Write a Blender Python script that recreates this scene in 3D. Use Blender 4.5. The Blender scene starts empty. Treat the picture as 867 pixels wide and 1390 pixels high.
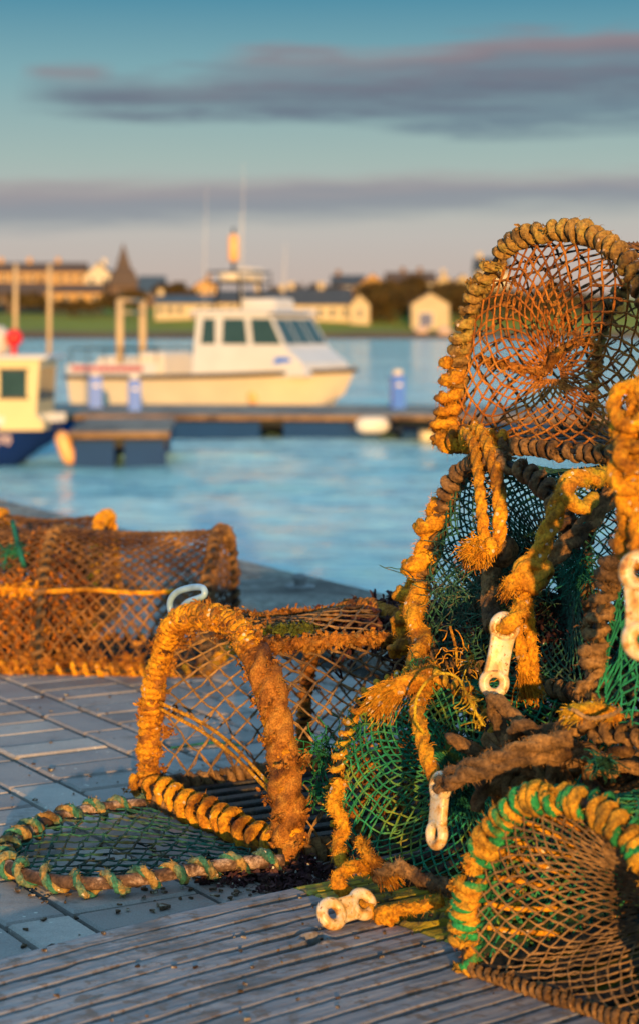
import bpy, math, random
import numpy as np
from mathutils import Vector

random.seed(7)
rng = np.random.default_rng(11)
scene = bpy.context.scene
COL = scene.collection
R = math.radians

# ------------------------------------------------------------------ camera, sky, sun, exposure
HC = 0.8                      # eye height above the quay
FP = 2708.0                   # focal length in photograph pixels (75 mm on a 2:3 upright frame)
HZ = 442.0                    # horizon row
cam = bpy.data.cameras.new('camera')
camo = bpy.data.objects.new('camera', cam)
COL.objects.link(camo)
cam.sensor_fit = 'VERTICAL'
cam.sensor_height = 38.49
cam.sensor_width = 24.0
cam.lens = 75.0
cam.shift_y = -(695 - HZ) / 1390.0
cam.clip_start = 0.05
cam.clip_end = 6000
cam.dof.use_dof = True
cam.dof.focus_distance = 2.85
cam.dof.aperture_fstop = 5.6
camo.location = (0, 0, HC)
camo.rotation_euler = (R(90), 0, 0)
scene.camera = camo

SUN_AZ = 4.5                 # degrees to the right of straight behind the viewer
SUN_EL = 6.0
sd = Vector((math.sin(R(SUN_AZ)) * math.cos(R(SUN_EL)), -math.cos(R(SUN_AZ)) * math.cos(R(SUN_EL)), math.sin(R(SUN_EL))))
sl = bpy.data.lights.new('sun', 'SUN')
sl.energy = 5.0
sl.angle = R(0.6)
sl.color = (1.0, 0.55, 0.16)
slo = bpy.data.objects.new('sun', sl)
COL.objects.link(slo)
slo.rotation_euler = (-sd).to_track_quat('-Z', 'Y').to_euler()

scene.view_settings.view_transform = 'Standard'
scene.view_settings.look = 'None'
EXPO = 0.42
scene.view_settings.exposure = EXPO
scene.view_settings.gamma = 1.0
scene.view_settings.use_curve_mapping = False
scene.render.engine = 'CYCLES'
scene.cycles.use_denoising = True
scene.cycles.max_bounces = 6
scene.cycles.diffuse_bounces = 3
scene.cycles.glossy_bounces = 3
scene.cycles.transmission_bounces = 4
scene.cycles.transparent_max_bounces = 6

def srgb(r, g, b):
    f = lambda c: (c / 255 / 12.92) if c / 255 <= 0.04045 else ((c / 255 + 0.055) / 1.055) ** 2.4
    return (f(r), f(g), f(b), 1.0)

class NT:
    """small node helper"""
    def __init__(s, nt):
        s.nt = nt
    def n(s, t, **k):
        x = s.nt.nodes.new(t)
        for a, b in k.items():
            setattr(x, a, b)
        return x
    def l(s, a, b):
        s.nt.links.new(a, b)
    def m(s, op, a, b=None, c=None, clamp=False):
        x = s.nt.nodes.new('ShaderNodeMath'); x.operation = op; x.use_clamp = clamp
        for i, v in enumerate((a, b, c)):
            if v is None: continue
            if isinstance(v, (int, float)): x.inputs[i].default_value = v
            else: s.nt.links.new(v, x.inputs[i])
        return x.outputs[0]
    def ramp(s, fac, stops, interp='LINEAR'):
        x = s.nt.nodes.new('ShaderNodeValToRGB')
        e = x.color_ramp.elements
        while len(e) < len(stops): e.new(0.5)
        for i, (p, c) in enumerate(stops):
            e[i].position = p
            e[i].color = c if len(c) == 4 else (*c, 1)
        x.color_ramp.interpolation = interp
        if fac is not None: s.nt.links.new(fac, x.inputs[0])
        return x.outputs[0]
    def mix(s, fac, a, b, blend='MIX'):
        x = s.nt.nodes.new('ShaderNodeMix'); x.data_type = 'RGBA'; x.blend_type = blend
        for i, v in ((0, fac), (6, a), (7, b)):
            if isinstance(v, (int, float)): x.inputs[i].default_value = v
            elif isinstance(v, tuple): x.inputs[i].default_value = v if len(v) == 4 else (*v, 1)
            else: s.nt.links.new(v, x.inputs[i])
        return x.outputs[2]
    def noise(s, vec, scale, detail=4, rough=0.55, dist=0.0):
        x = s.nt.nodes.new('ShaderNodeTexNoise')
        x.inputs['Scale'].default_value = scale; x.inputs['Detail'].default_value = detail
        x.inputs['Roughness'].default_value = rough; x.inputs['Distortion'].default_value = dist
        if vec is not None: s.nt.links.new(vec, x.inputs['Vector'])
        return x.outputs['Fac']
    def mapping(s, vec, scale=(1, 1, 1), rot=(0, 0, 0), loc=(0, 0, 0)):
        x = s.nt.nodes.new('ShaderNodeMapping')
        x.inputs['Scale'].default_value = scale; x.inputs['Rotation'].default_value = rot; x.inputs['Location'].default_value = loc
        s.nt.links.new(vec, x.inputs['Vector'])
        return x.outputs[0]

# ---- sky: Nishita with evening colours low down and two cloud banks
def sk(r, g, b):
    c = srgb(r, g, b); k = 2 ** -EXPO
    return (c[0] * k, c[1] * k, c[2] * k, 1.0)
world = bpy.data.worlds.new("World")
scene.world = world
world.use_nodes = True
wt = world.node_tree
wt.nodes.clear()
W = NT(wt)
sky = W.n('ShaderNodeTexSky', sky_type='NISHITA', sun_disc=False)
sky.sun_elevation = R(SUN_EL)
sky.sun_rotation = math.atan2(sd.x, sd.y)
sky.air_density = 1.0; sky.dust_density = 1.0; sky.ozone_density = 2.0
tc = W.n('ShaderNodeTexCoord')
sep = W.n('ShaderNodeSeparateXYZ'); W.l(tc.outputs['Generated'], sep.inputs[0])
el = W.m('ARCSINE', sep.outputs[2])
az = W.m('ARCTAN2', sep.outputs[0], sep.outputs[1])
elr = W.m('MULTIPLY', el, 1.0 / R(14), clamp=True)
def er(px): return (HZ - px) / FP / R(14)
clear = W.ramp(elr, [(0.0, sk(198, 172, 158)), (er(385), sk(196, 178, 167)), (er(320), sk(192, 186, 179)), (er(215), sk(163, 184, 179)),
                     (er(100), sk(128, 170, 178)), (er(0), sk(82, 143, 166)), (1.0, sk(66, 130, 160))])
nish = W.mix(0.55, W.mix(1.0, sky.outputs[0], (0.14, 0.30, 0.36, 1), 'MULTIPLY'), (0.31, 0.50, 0.61, 1))
hi = W.m('SMOOTH_MAX', W.m('MULTIPLY', W.m('SUBTRACT', el, R(9.5)), 1 / R(9), clamp=True), 0.0, 0.01)
base = W.mix(W.m('MULTIPLY', hi, 0.95), clear, nish)
comb = W.n('ShaderNodeCombineXYZ')
W.l(W.m('MULTIPLY', az, 7.0), comb.inputs[0]); W.l(W.m('MULTIPLY', el, 46.0), comb.inputs[1])
n1 = W.noise(comb.outputs[0], 1.3, 6, 0.55, 0.3)
comb2 = W.n('ShaderNodeCombineXYZ')
W.l(W.m('MULTIPLY', az, 12.0), comb2.inputs[0]); W.l(W.m('MULTIPLY', el, 150.0), comb2.inputs[1]); comb2.inputs[2].default_value = 4.2
n2 = W.noise(comb2.outputs[0], 1.1, 8, 0.68)
nn = W.m('ADD', W.m('MULTIPLY', W.m('SUBTRACT', n1, 0.5), 0.030), W.m('MULTIPLY', W.m('SUBTRACT', n2, 0.5), 0.022))
def band(c0, c1, t0, t1, a0, a1, soft, namp=1.0):
    """cloud bank whose middle height and half thickness run linearly with azimuth"""
    f = W.n('ShaderNodeMapRange'); f.inputs[1].default_value = a0; f.inputs[2].default_value = a1; W.l(az, f.inputs[0])
    u = f.outputs[0]
    c = W.m('MULTIPLY_ADD', u, c1 - c0, c0)
    t = W.m('MULTIPLY_ADD', u, t1 - t0, t0)
    d = W.m('SUBTRACT', W.m('ADD', el, W.m('MULTIPLY', nn, namp)), c)
    dens = W.m('MULTIPLY', W.m('SUBTRACT', t, W.m('ABSOLUTE', d)), 1.0 / soft, clamp=True)
    return dens, W.m('DIVIDE', d, 0.02)
def E(px): return (HZ - px) / FP
def A(px): return (px - 433.5) / FP
c1, top1 = band(E(141), E(116), 0.0085, 0.0290, A(40), A(720), 0.010)
c1b, top1b = band(E(88), E(66), 0.0062, 0.0090, A(270), A(800), 0.008, 0.6)
c2, top2 = band(E(282), E(260), 0.0150, 0.0120, A(0), A(867), 0.009, 0.45)
c3, top3 = band(E(104), E(104), 0.0066, 0.0066, A(0), A(200), 0.006, 0.35)
lim3 = W.m('MULTIPLY', W.m('SUBTRACT', 0.025, W.m('ABSOLUTE', W.m('SUBTRACT', az, A(95)))), 80, clamp=True)
c3 = W.m('MULTIPLY', c3, lim3)
lim1 = W.m('MULTIPLY', W.m('SUBTRACT', az, A(20)), 40, clamp=True)
c1 = W.m('MULTIPLY', c1, lim1)
lim1b = W.m('MULTIPLY', W.m('SUBTRACT', az, A(275)), 40, clamp=True)
c1b = W.m('MULTIPLY', c1b, lim1b)
grey = sk(101, 116, 131); pink = sk(166, 140, 136)
cc1 = W.ramp(W.m('MULTIPLY_ADD', top1, 0.5, 0.5), [(0.1, sk(108, 128, 143)), (0.5, sk(106, 115, 131)), (0.95, sk(130, 126, 137))])
cc1b = W.ramp(W.m('MULTIPLY_ADD', top1b, 0.9, 0.5), [(0.15, sk(110, 117, 131)), (0.75, sk(157, 137, 140))])
cc2 = W.ramp(W.m('MULTIPLY_ADD', top2, 0.8, 0.5), [(0.15, sk(143, 151, 158)), (0.5, sk(138, 143, 153)), (0.9, sk(164, 150, 152))])
s1 = W.mix(W.m('MULTIPLY', c2, 0.85), base, cc2)
s2 = W.mix(W.m('MULTIPLY', c3, 0.8), s1, sk(140, 136, 143))
n3_ = W.ramp(n2, [(0.35, (0.62, 0.62, 0.62)), (0.60, (1, 1, 1))])
s3 = W.mix(W.m('MULTIPLY', W.m('MULTIPLY', c1, 0.95), n3_), s2, cc1)
s4 = W.mix(W.m('MULTIPLY', c1b, 0.80), s3, cc1b)
bg = W.n('ShaderNodeBackground'); W.l(s4, bg.inputs[0]); bg.inputs[1].default_value = 1.0
wo = W.n('ShaderNodeOutputWorld'); W.l(bg.outputs[0], wo.inputs[0])

def S(px, py, Y):
    """real-world point seen at photograph position px,py when it stands Y metres away"""
    return np.array([(px - 433.5) / FP * Y, Y, HC - (py - HZ) / FP * Y])

# ------------------------------------------------------------------ materials
MATS = {}
def mat(name, build):
    if name in MATS: return MATS[name]
    m = bpy.data.materials.new(name); m.use_nodes = True
    nt = m.node_tree; nt.nodes.clear()
    N = NT(nt)
    p = N.n('ShaderNodeBsdfPrincipled'); o = N.n('ShaderNodeOutputMaterial'); N.l(p.outputs[0], o.inputs[0])
    t = N.n('ShaderNodeTexCoord')
    build(N, p, t.outputs['Object'])
    MATS[name] = m
    return m
def setc(N, p, c):
    if isinstance(c, tuple): p.inputs['Base Color'].default_value = c if len(c) == 4 else (*c, 1)
    else: N.l(c, p.inputs['Base Color'])
def bump(N, p, h, strength=0.5, dist=0.002):
    b = N.n('ShaderNodeBump'); b.inputs['Strength'].default_value = strength; b.inputs['Distance'].default_value = dist
    N.l(h, b.inputs['Height']); N.l(b.outputs[0], p.inputs['Normal'])

def fibre_mat(name, stops, scale=30, rough=0.95, fine=900, dist=0.0012, specks=None, spec=0.3, strand=None):
    def b(N, p, v):
        n = N.noise(v, scale, 5, 0.65, 0.6)
        c = N.ramp(n, stops)
        n2 = N.noise(v, scale * 9, 3, 0.6)
        if strand:
            at = N.n('ShaderNodeAttribute'); at.attribute_name = 'strand'
            k = N.m('SUBTRACT', 0.26, N.m('ADD', at.outputs['Fac'], N.m('MULTIPLY', N.m('SUBTRACT', n2, 0.5), 0.35)))
            c = N.mix(N.m('MULTIPLY', k, 12.0, clamp=True), c, N.ramp(n, strand))
        c = N.mix(1.0, c, N.ramp(n2, [(0.3, (0.45, 0.42, 0.40)), (0.7, (1.35, 1.3, 1.25))]), 'MULTIPLY')
        if specks:
            vo = N.n('ShaderNodeTexVoronoi'); vo.inputs['Scale'].default_value = 75; N.l(v, vo.inputs['Vector'])
            n4 = N.noise(v, 14, 2)
            k = N.m('MULTIPLY', N.m('LESS_THAN', vo.outputs['Distance'], 0.20), N.m('GREATER_THAN', n4, 0.53))
            c = N.mix(k, c, specks)
        n7 = N.noise(v, scale * .42, 4, 0.6, 0.8)
        c = N.mix(1.0, c, N.ramp(n7, [(0.36, (0.34, 0.29, 0.27)), (0.47, (0.98, 0.97, 0.95)), (0.66, (1.25, 1.28, 1.2))]), 'MULTIPLY')
        setc(N, p, c)
        N.l(N.ramp(n7, [(0.36, (rough * .62,) * 3), (0.52, (rough,) * 3)]), p.inputs['Roughness'])
        p.inputs['Specular IOR Level'].default_value = spec
        n3 = N.noise(v, fine, 4, 0.7)
        bump(N, p, N.m('ADD', n3, N.m('MULTIPLY', n2, 1.4)), 1.0, dist * 1.4)
    return mat(name, b)

def flat_mat(name, c, rough=0.5, var=0.15, scale=3.0, metal=0.0, bmp=0.0, bscale=60, spec=0.5):
    def b(N, p, v):
        n = N.noise(v, scale, 5, 0.6)
        lo = tuple(x * (1 - var) for x in c[:3]); hi_ = tuple(min(1, x * (1 + var)) for x in c[:3])
        setc(N, p, N.ramp(n, [(0.3, lo), (0.7, hi_)]))
        p.inputs['Roughness'].default_value = rough; p.inputs['Metallic'].default_value = metal
        p.inputs['Specular IOR Level'].default_value = spec
        if bmp: bump(N, p, N.noise(v, bscale, 4), bmp, 0.003)
    return mat(name, b)

ORANGE = [(0.28, (0.20, 0.070, 0.012)), (0.42, (0.56, 0.22, 0.014)), (0.56, (0.82, 0.39, 0.020)), (0.75, (0.66, 0.24, 0.012))]
BROWN = [(0.28, (0.060, 0.035, 0.020)), (0.45, (0.17, 0.095, 0.045)), (0.62, (0.34, 0.19, 0.080)), (0.78, (0.22, 0.12, 0.05))]
M_orange = fibre_mat('weathered_orange_rope', ORANGE, 26, specks=(0.75, 0.55, 0.40, 1))
M_brown = fibre_mat('weathered_brown_rope', BROWN, 22)
M_gold = fibre_mat('brown_gold_rope', [(0.30, (0.09, 0.05, 0.025)), (0.42, (0.26, 0.15, 0.05)), (0.52, (0.42, 0.24, 0.06)), (0.60, (0.34, 0.25, 0.06)), (0.74, (0.54, 0.25, 0.04))], 24, specks=(0.7, 0.5, 0.4, 1))
M_tan = fibre_mat('mossy_tan_rope', [(0.30, (0.14, 0.09, 0.01)), (0.38, (0.34, 0.28, 0.02)), (0.46, (0.62, 0.36, 0.03)), (0.56, (0.66, 0.29, 0.02)), (0.74, (0.42, 0.16, 0.02))], 24, specks=(0.8, 0.65, 0.5, 1))
M_green_orange = fibre_mat('green_and_orange_rope', [(0.30, (0.12, 0.10, 0.03)), (0.42, (0.50, 0.27, 0.03)), (0.52, (0.70, 0.36, 0.03)), (0.72, (0.55, 0.20, 0.02))], 30, strand=[(0.35, (0.01, 0.16, 0.06)), (0.55, (0.03, 0.36, 0.12)), (0.7, (0.30, 0.30, 0.04))])
M_teal_tan = fibre_mat('teal_and_tan_rope', [(0.30, (0.03, 0.13, 0.11)), (0.45, (0.13, 0.22, 0.15)), (0.55, (0.42, 0.27, 0.09)), (0.75, (0.36, 0.18, 0.06))], 26, specks=(0.75, 0.6, 0.5, 1), strand=[(0.35, (0.02, 0.14, 0.11)), (0.65, (0.08, 0.27, 0.19))])
M_net_orange = fibre_mat('orange_twine', [(0.3, (0.20, 0.06, 0.015)), (0.5, (0.48, 0.17, 0.03)), (0.7, (0.55, 0.25, 0.05))], 14)
M_net_brown = fibre_mat('brown_twine', [(0.3, (0.06, 0.035, 0.025)), (0.5, (0.20, 0.10, 0.045)), (0.7, (0.42, 0.21, 0.07))], 12)
M_net_green = fibre_mat('green_twine', [(0.35, (0.012, 0.15, 0.095)), (0.50, (0.02, 0.28, 0.17)), (0.60, (0.16, 0.30, 0.06)), (0.74, (0.46, 0.32, 0.05))], 14)
M_net_teal = fibre_mat('teal_twine', [(0.35, (0.010, 0.16, 0.11)), (0.60, (0.02, 0.30, 0.20)), (0.75, (0.06, 0.32, 0.16))], 11)
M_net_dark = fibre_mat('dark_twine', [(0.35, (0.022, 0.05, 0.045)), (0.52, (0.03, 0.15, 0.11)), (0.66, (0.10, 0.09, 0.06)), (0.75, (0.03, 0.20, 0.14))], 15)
M_net_tan = fibre_mat('tan_twine', [(0.35, (0.16, 0.10, 0.06)), (0.55, (0.34, 0.21, 0.11)), (0.75, (0.48, 0.26, 0.09))], 13)
M_black = fibre_mat('black_rubber_hose', [(0.35, (0.010, 0.012, 0.014)), (0.6, (0.03, 0.03, 0.035)), (0.75, (0.16, 0.12, 0.10))], 20, rough=0.6, spec=0.4)
M_weed = fibre_mat('dried_seaweed', [(0.30, (0.025, 0.013, 0.018)), (0.45, (0.07, 0.022, 0.035)), (0.58, (0.10, 0.045, 0.045)), (0.75, (0.14, 0.075, 0.04))], 40, specks=(0.6, 0.55, 0.5, 1))
M_weed_orange = fibre_mat('orange_seaweed', [(0.30, (0.16, 0.05, 0.012)), (0.5, (0.42, 0.17, 0.03)), (0.7, (0.55, 0.28, 0.05))], 40)
M_green_tuft = fibre_mat('frayed_green_twine', [(0.35, (0.01, 0.15, 0.07)), (0.65, (0.03, 0.33, 0.15))], 40)
M_teal_tuft = fibre_mat('frayed_teal_twine', [(0.35, (0.01, 0.11, 0.085)), (0.65, (0.02, 0.24, 0.17))], 40)
M_yellow = fibre_mat('yellow_twine', [(0.35, (0.50, 0.33, 0.02)), (0.65, (0.80, 0.58, 0.04))], 40)
M_slat = fibre_mat('weathered_dark_slat', [(0.3, (0.02, 0.022, 0.025)), (0.6, (0.06, 0.055, 0.055)), (0.75, (0.16, 0.11, 0.07))], 20, rough=0.75)

def toggle_build(N, p, v):
    n = N.noise(v, 55, 4, 0.6, 0.5)
    n2 = N.noise(v, 260, 2, 0.5)
    c = N.ramp(n, [(0.38, (0.70, 0.60, 0.48)), (0.50, (0.70, 0.50, 0.28)), (0.60, (0.58, 0.32, 0.09)), (0.68, (0.35, 0.16, 0.05))])
    c = N.mix(N.m('GREATER_THAN', n2, 0.66), c, (0.25, 0.11, 0.03, 1))
    setc(N, p, c)
    p.inputs['Roughness'].default_value = 0.38
    p.inputs['Subsurface Weight'].default_value = 0.35
    p.inputs['Subsurface Radius'].default_value = (0.01, 0.007, 0.004)
    p.inputs['Subsurface Scale'].default_value = 1.0
    bump(N, p, N.noise(v, 130, 4), 0.3, 0.001)
M_toggle = mat('stained_white_plastic', toggle_build)
M_bluehook = flat_mat('pale_blue_plastic', (0.26, 0.42, 0.62), 0.3, 0.25, 40, bmp=0.2, bscale=200)

def stone_build(N, p, v):
    geo = N.n('ShaderNodeNewGeometry')
    hue = N.ramp(geo.outputs['Random Per Island'], [(0.0, (0.21, 0.185, 0.18)), (0.3, (0.37, 0.33, 0.32)), (0.6, (0.27, 0.24, 0.24)), (1.0, (0.47, 0.42, 0.39))])
    n = N.noise(v, 9, 6, 0.6)
    c = N.mix(1.0, hue, N.ramp(n, [(0.25, (0.62, 0.62, 0.64)), (0.5, (1, 1, 1)), (0.75, (1.2, 1.18, 1.15))]), 'MULTIPLY')
    n2 = N.noise(v, 420, 4, 0.7)
    c = N.mix(1.0, c, N.ramp(n2, [(0.3, (0.72, 0.72, 0.72)), (0.7, (1.25, 1.25, 1.25))]), 'MULTIPLY')
    vo = N.n('ShaderNodeTexVoronoi'); vo.inputs['Scale'].default_value = 34; N.l(v, vo.inputs['Vector'])
    n4 = N.noise(v, 3.0, 3)
    c = N.mix(N.m('MULTIPLY', N.m('LESS_THAN', vo.outputs['Distance'], 0.09), N.m('GREATER_THAN', n4, 0.5)), c, (0.62, 0.58, 0.53, 1))
    n5 = N.noise(v, 5.5, 5, 0.7)
    c = N.mix(N.ramp(n5, [(0.56, (0, 0, 0)), (0.66, (0.65, 0.65, 0.65))]), c, (0.13, 0.115, 0.10, 1))
    setc(N, p, c)
    N.l(N.ramp(n, [(0.3, (0.45, 0.45, 0.45)), (0.7, (0.75, 0.75, 0.75))]), p.inputs['Roughness'])
    bump(N, p, N.m('ADD', N.m('MULTIPLY', n2, 0.5), N.noise(v, 70, 5, 0.65)), 0.6, 0.003)
M_stone = mat('concrete_block_paving', stone_build)
M_joint = fibre_mat('sandy_joint_dirt', [(0.35, (0.010, 0.009, 0.008)), (0.65, (0.030, 0.024, 0.020))], 30)
M_coping = fibre_mat('quay_concrete', [(0.35, (0.24, 0.24, 0.24)), (0.65, (0.36, 0.35, 0.34))], 6, fine=200, dist=0.004)

def board_build(N, p, v):
    mv = N.mapping(v, (3, 45, 10))
    n = N.noise(mv, 2.2, 6, 0.65)
    c = N.ramp(n, [(0.25, (0.11, 0.11, 0.125)), (0.5, (0.25, 0.24, 0.265)), (0.75, (0.40, 0.37, 0.38))])
    n2 = N.noise(v, 40, 5, 0.7)
    c = N.mix(N.ramp(n2, [(0.53, (0, 0, 0)), (0.62, (0.85, 0.85, 0.85))]), c, (0.16, 0.10, 0.065, 1))
    n6 = N.noise(v, 9, 5, 0.7)
    c = N.mix(N.ramp(n6, [(0.54, (0, 0, 0)), (0.64, (0.6, 0.6, 0.6))]), c, (0.09, 0.07, 0.055, 1))
    at = N.n('ShaderNodeAttribute'); at.attribute_name = 'groove'
    c = N.mix(at.outputs['Fac'], c, (0.045, 0.030, 0.022, 1))
    setc(N, p, c)
    p.inputs['Roughness'].default_value = 0.55
    bump(N, p, N.m('ADD', n, n2), 0.5, 0.003)
M_board = mat('ribbed_grey_board', board_build)
def yboard_build(N, p, v):
    mv = N.mapping(v, (3, 30, 10))
    n = N.noise(mv, 2.6, 6, 0.7)
    c = N.ramp(n, [(0.30, (0.10, 0.07, 0.02)), (0.44, (0.26, 0.19, 0.02)), (0.56, (0.48, 0.36, 0.02)), (0.8, (0.36, 0.20, 0.02))])
    n2 = N.noise(v, 50, 5, 0.7)
    c = N.mix(N.ramp(n2, [(0.52, (0, 0, 0)), (0.60, (0.85, 0.85, 0.85))]), c, (0.07, 0.06, 0.035, 1))
    at = N.n('ShaderNodeAttribute'); at.attribute_name = 'groove'
    c = N.mix(at.outputs['Fac'], c, (0.045, 0.035, 0.020, 1))
    setc(N, p, c)
    p.inputs['Roughness'].default_value = 0.6
    bump(N, p, N.m('ADD', n, n2), 0.6, 0.004)
M_yboard = mat('worn_yellow_painted_board', yboard_build)

def water_build(N, p, v):
    mv = N.mapping(v, (0.38, 1.0, 1.0), (0, 0, R(8)))
    w1 = N.noise(mv, 1.1, 5, 0.55, 0.4)
    w2 = N.noise(N.mapping(v, (0.10, 0.16, 1)), 1.0, 3, 0.5)
    w3 = N.noise(mv, 4.5, 3, 0.5)
    setc(N, p, N.ramp(w2, [(0.35, (0.22, 0.54, 0.68)), (0.65, (0.44, 0.74, 0.83))]))
    p.inputs['Roughness'].default_value = 0.10
    p.inputs['IOR'].default_value = 1.33; p.inputs['Specular IOR Level'].default_value = 0.42
    b = N.n('ShaderNodeBump'); b.inputs['Strength'].default_value = 1.0; b.inputs['Distance'].default_value = 0.55
    N.l(N.m('ADD', w1, N.m('ADD', N.m('MULTIPLY', w2, 0.9), N.m('MULTIPLY', w3, 0.22))), b.inputs['Height']); N.l(b.outputs[0], p.inputs['Normal'])
M_water = mat('harbour_water', water_build)

def grass_build(N, p, v):
    sepn = N.n('ShaderNodeSeparateXYZ'); N.l(v, sepn.inputs[0])
    n = N.noise(N.mapping(v, (0.05, 0.12, 0.3)), 1.0, 5, 0.6)
    g = N.ramp(n, [(0.3, (0.15, 0.15, 0.006)), (0.55, (0.22, 0.25, 0.008)), (0.75, (0.30, 0.22, 0.02))])
    hgt = N.m('ADD', sepn.outputs[2], N.m('MULTIPLY', N.m('SUBTRACT', n, 0.5), 3.0))
    low = N.ramp(N.m('MULTIPLY_ADD', hgt, 0.2, 0.5, clamp=True), [(0.02, (0.030, 0.022, 0.015)), (0.18, (0.16, 0.08, 0.03)), (0.34, (0.20, 0.13, 0.04)), (0.46, (0.10, 0.16, 0.02))])
    k = N.ramp(N.m('MULTIPLY_ADD', hgt, 0.2, 0.5, clamp=True), [(0.40, (0, 0, 0)), (0.52, (1, 1, 1))])
    setc(N, p, N.mix(k, low, g))
    p.inputs['Roughness'].default_value = 0.9
    bump(N, p, N.noise(v, 0.8, 5), 1.0, 0.6)
M_grass = mat('grassy_shore', grass_build)
M_bush = fibre_mat('dark_shrub_leaves', [(0.3, (0.03, 0.026, 0.010)), (0.5, (0.075, 0.055, 0.015)), (0.7, (0.15, 0.085, 0.025))], 0.6, fine=6, dist=0.05)
M_bark = fibre_mat('bark', [(0.3, (0.05, 0.035, 0.025)), (0.7, (0.12, 0.09, 0.06))], 2, fine=20, dist=0.02)

# ------------------------------------------------------------------ geometry helpers
def vnoise(p, scale, seed=0):
    p = np.asarray(p) * scale + seed * 17.31
    i = np.floor(p).astype(np.int64); f = p - i
    f = f * f * (3 - 2 * f)
    def h(ix, iy, iz):
        n = (ix * 374761393 + iy * 668265263 + iz * 2147483647 + seed * 974711) & 0xffffffff
        n = ((n ^ (n >> 13)) * 1274126177) & 0xffffffff
        n = n ^ (n >> 16)
        return (n & 0xffff) / 32767.5 - 1.0
    r = 0
    for dx in (0, 1):
        for dy in (0, 1):
            for dz in (0, 1):
                w = (f[..., 0] if dx else 1 - f[..., 0]) * (f[..., 1] if dy else 1 - f[..., 1]) * (f[..., 2] if dz else 1 - f[..., 2])
                r = r + w * h(i[..., 0] + dx, i[..., 1] + dy, i[..., 2] + dz)
    return r
def fbm(p, scale, seed=0, o=3):
    r = 0; a = 1.0
    for k in range(o):
        r = r + a * vnoise(p, scale * 2 ** k, seed + k * 5); a *= 0.5
    return r / 1.75

class MB:
    """collects vertices and quads/tris of ONE mesh"""
    def __init__(s):
        s.v = []; s.q = []; s.n = []; s.c = 0; s.poly = []; s.st = {}
    def add(s, v, q, n=None):
        v = np.asarray(v, float).reshape(-1, 3); q = np.asarray(q, np.int64).reshape(-1, 4)
        s.v.append(v); s.q.append(q + s.c); s.n.append(np.zeros_like(v) if n is None else n.reshape(-1, 3)); s.c += len(v)
        return s
    def face(s, pts):
        """one polygon of any length"""
        v = np.asarray(pts, float); s.v.append(v); s.n.append(np.zeros_like(v))
        s.poly.append([s.c + i for i in range(len(v))]); s.c += len(v)
        return s
    def box(s, a, b, M=None, bev=0.0):
        x0, y0, z0 = a; x1, y1, z1 = b
        if bev <= 0:
            v = np.array([(x0, y0, z0), (x1, y0, z0), (x1, y1, z0), (x0, y1, z0), (x0, y0, z1), (x1, y0, z1), (x1, y1, z1), (x0, y1, z1)], float)
            q = [(0, 3, 2, 1), (4, 5, 6, 7), (0, 1, 5, 4), (1, 2, 6, 5), (2, 3, 7, 6), (3, 0, 4, 7)]
        else:
            v = []
            for z, d in ((z0, bev), (z0 + bev, 0), (z1 - bev, 0), (z1, bev)):
                v += [(x0 + d + (bev if not d else 0) * 0, y0 + d, z), (x1 - d, y0 + d, z), (x1 - d, y1 - d, z), (x0 + d, y1 - d, z)]
            v = np.array(v, float)
            q = [(0, 3, 2, 1), (12, 13, 14, 15)]
            for k in range(3):
                for j in range(4):
                    q.append((k * 4 + j, k * 4 + (j + 1) % 4, k * 4 + 4 + (j + 1) % 4, k * 4 + 4 + j))
        if M is not None: v = M(v)
        return s.add(v, q)
    def build(s, name, m, parent=None, smooth=True, attr=None):
        me = bpy.data.meshes.new(name)
        V = np.concatenate(s.v) if s.v else np.zeros((0, 3))
        Q = np.concatenate(s.q) if s.q else np.zeros((0, 4), np.int64)
        me.vertices.add(len(V)); me.vertices.foreach_set('co', V.astype(np.float32).ravel())
        nl = len(Q) * 4 + sum(len(p) for p in s.poly)
        li = np.concatenate([Q.ravel()] + [np.array(p) for p in s.poly]) if s.poly else Q.ravel()
        me.loops.add(nl); me.loops.foreach_set('vertex_index', li.astype(np.int32))
        tot = np.array([4] * len(Q) + [len(p) for p in s.poly], np.int32)
        st = np.concatenate([[0], np.cumsum(tot)[:-1]]).astype(np.int32) if len(tot) else tot
        me.polygons.add(len(tot)); me.polygons.foreach_set('loop_start', st); me.polygons.foreach_set('loop_total', tot)
        me.update(calc_edges=True); me.validate()
        me.materials.append(m)
        me.polygons.foreach_set('use_smooth', np.full(len(me.polygons), smooth))
        if s.st:
            sa = np.full(len(V), 0.4, np.float32)
            for c_, arr in s.st.items(): sa[c_:c_ + len(arr)] = arr
            a = me.attributes.new('strand', 'FLOAT', 'POINT'); a.data.foreach_set('value', sa)
        if attr is not None:
            a = me.attributes.new(attr[0], 'FLOAT', 'POINT'); a.data.foreach_set('value', np.asarray(attr[1], np.float32))
        o = bpy.data.objects.new(name, me); COL.objects.link(o)
        if parent is not None: o.parent = parent
        return o

def tag(o, label=None, cat=None, group=None, kind=None):
    if label: o['label'] = label
    if cat: o['category'] = cat
    if group: o['group'] = group
    if kind: o['kind'] = kind
    return o
def thing(name, loc, rz, label, cat, group=None, rx=0, ry=0):
    o = bpy.data.objects.new(name, None); COL.objects.link(o)
    o.location = loc; o.rotation_euler = (rx, ry, rz); o.empty_display_size = 0.1
    return tag(o, label, cat, group)

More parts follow.
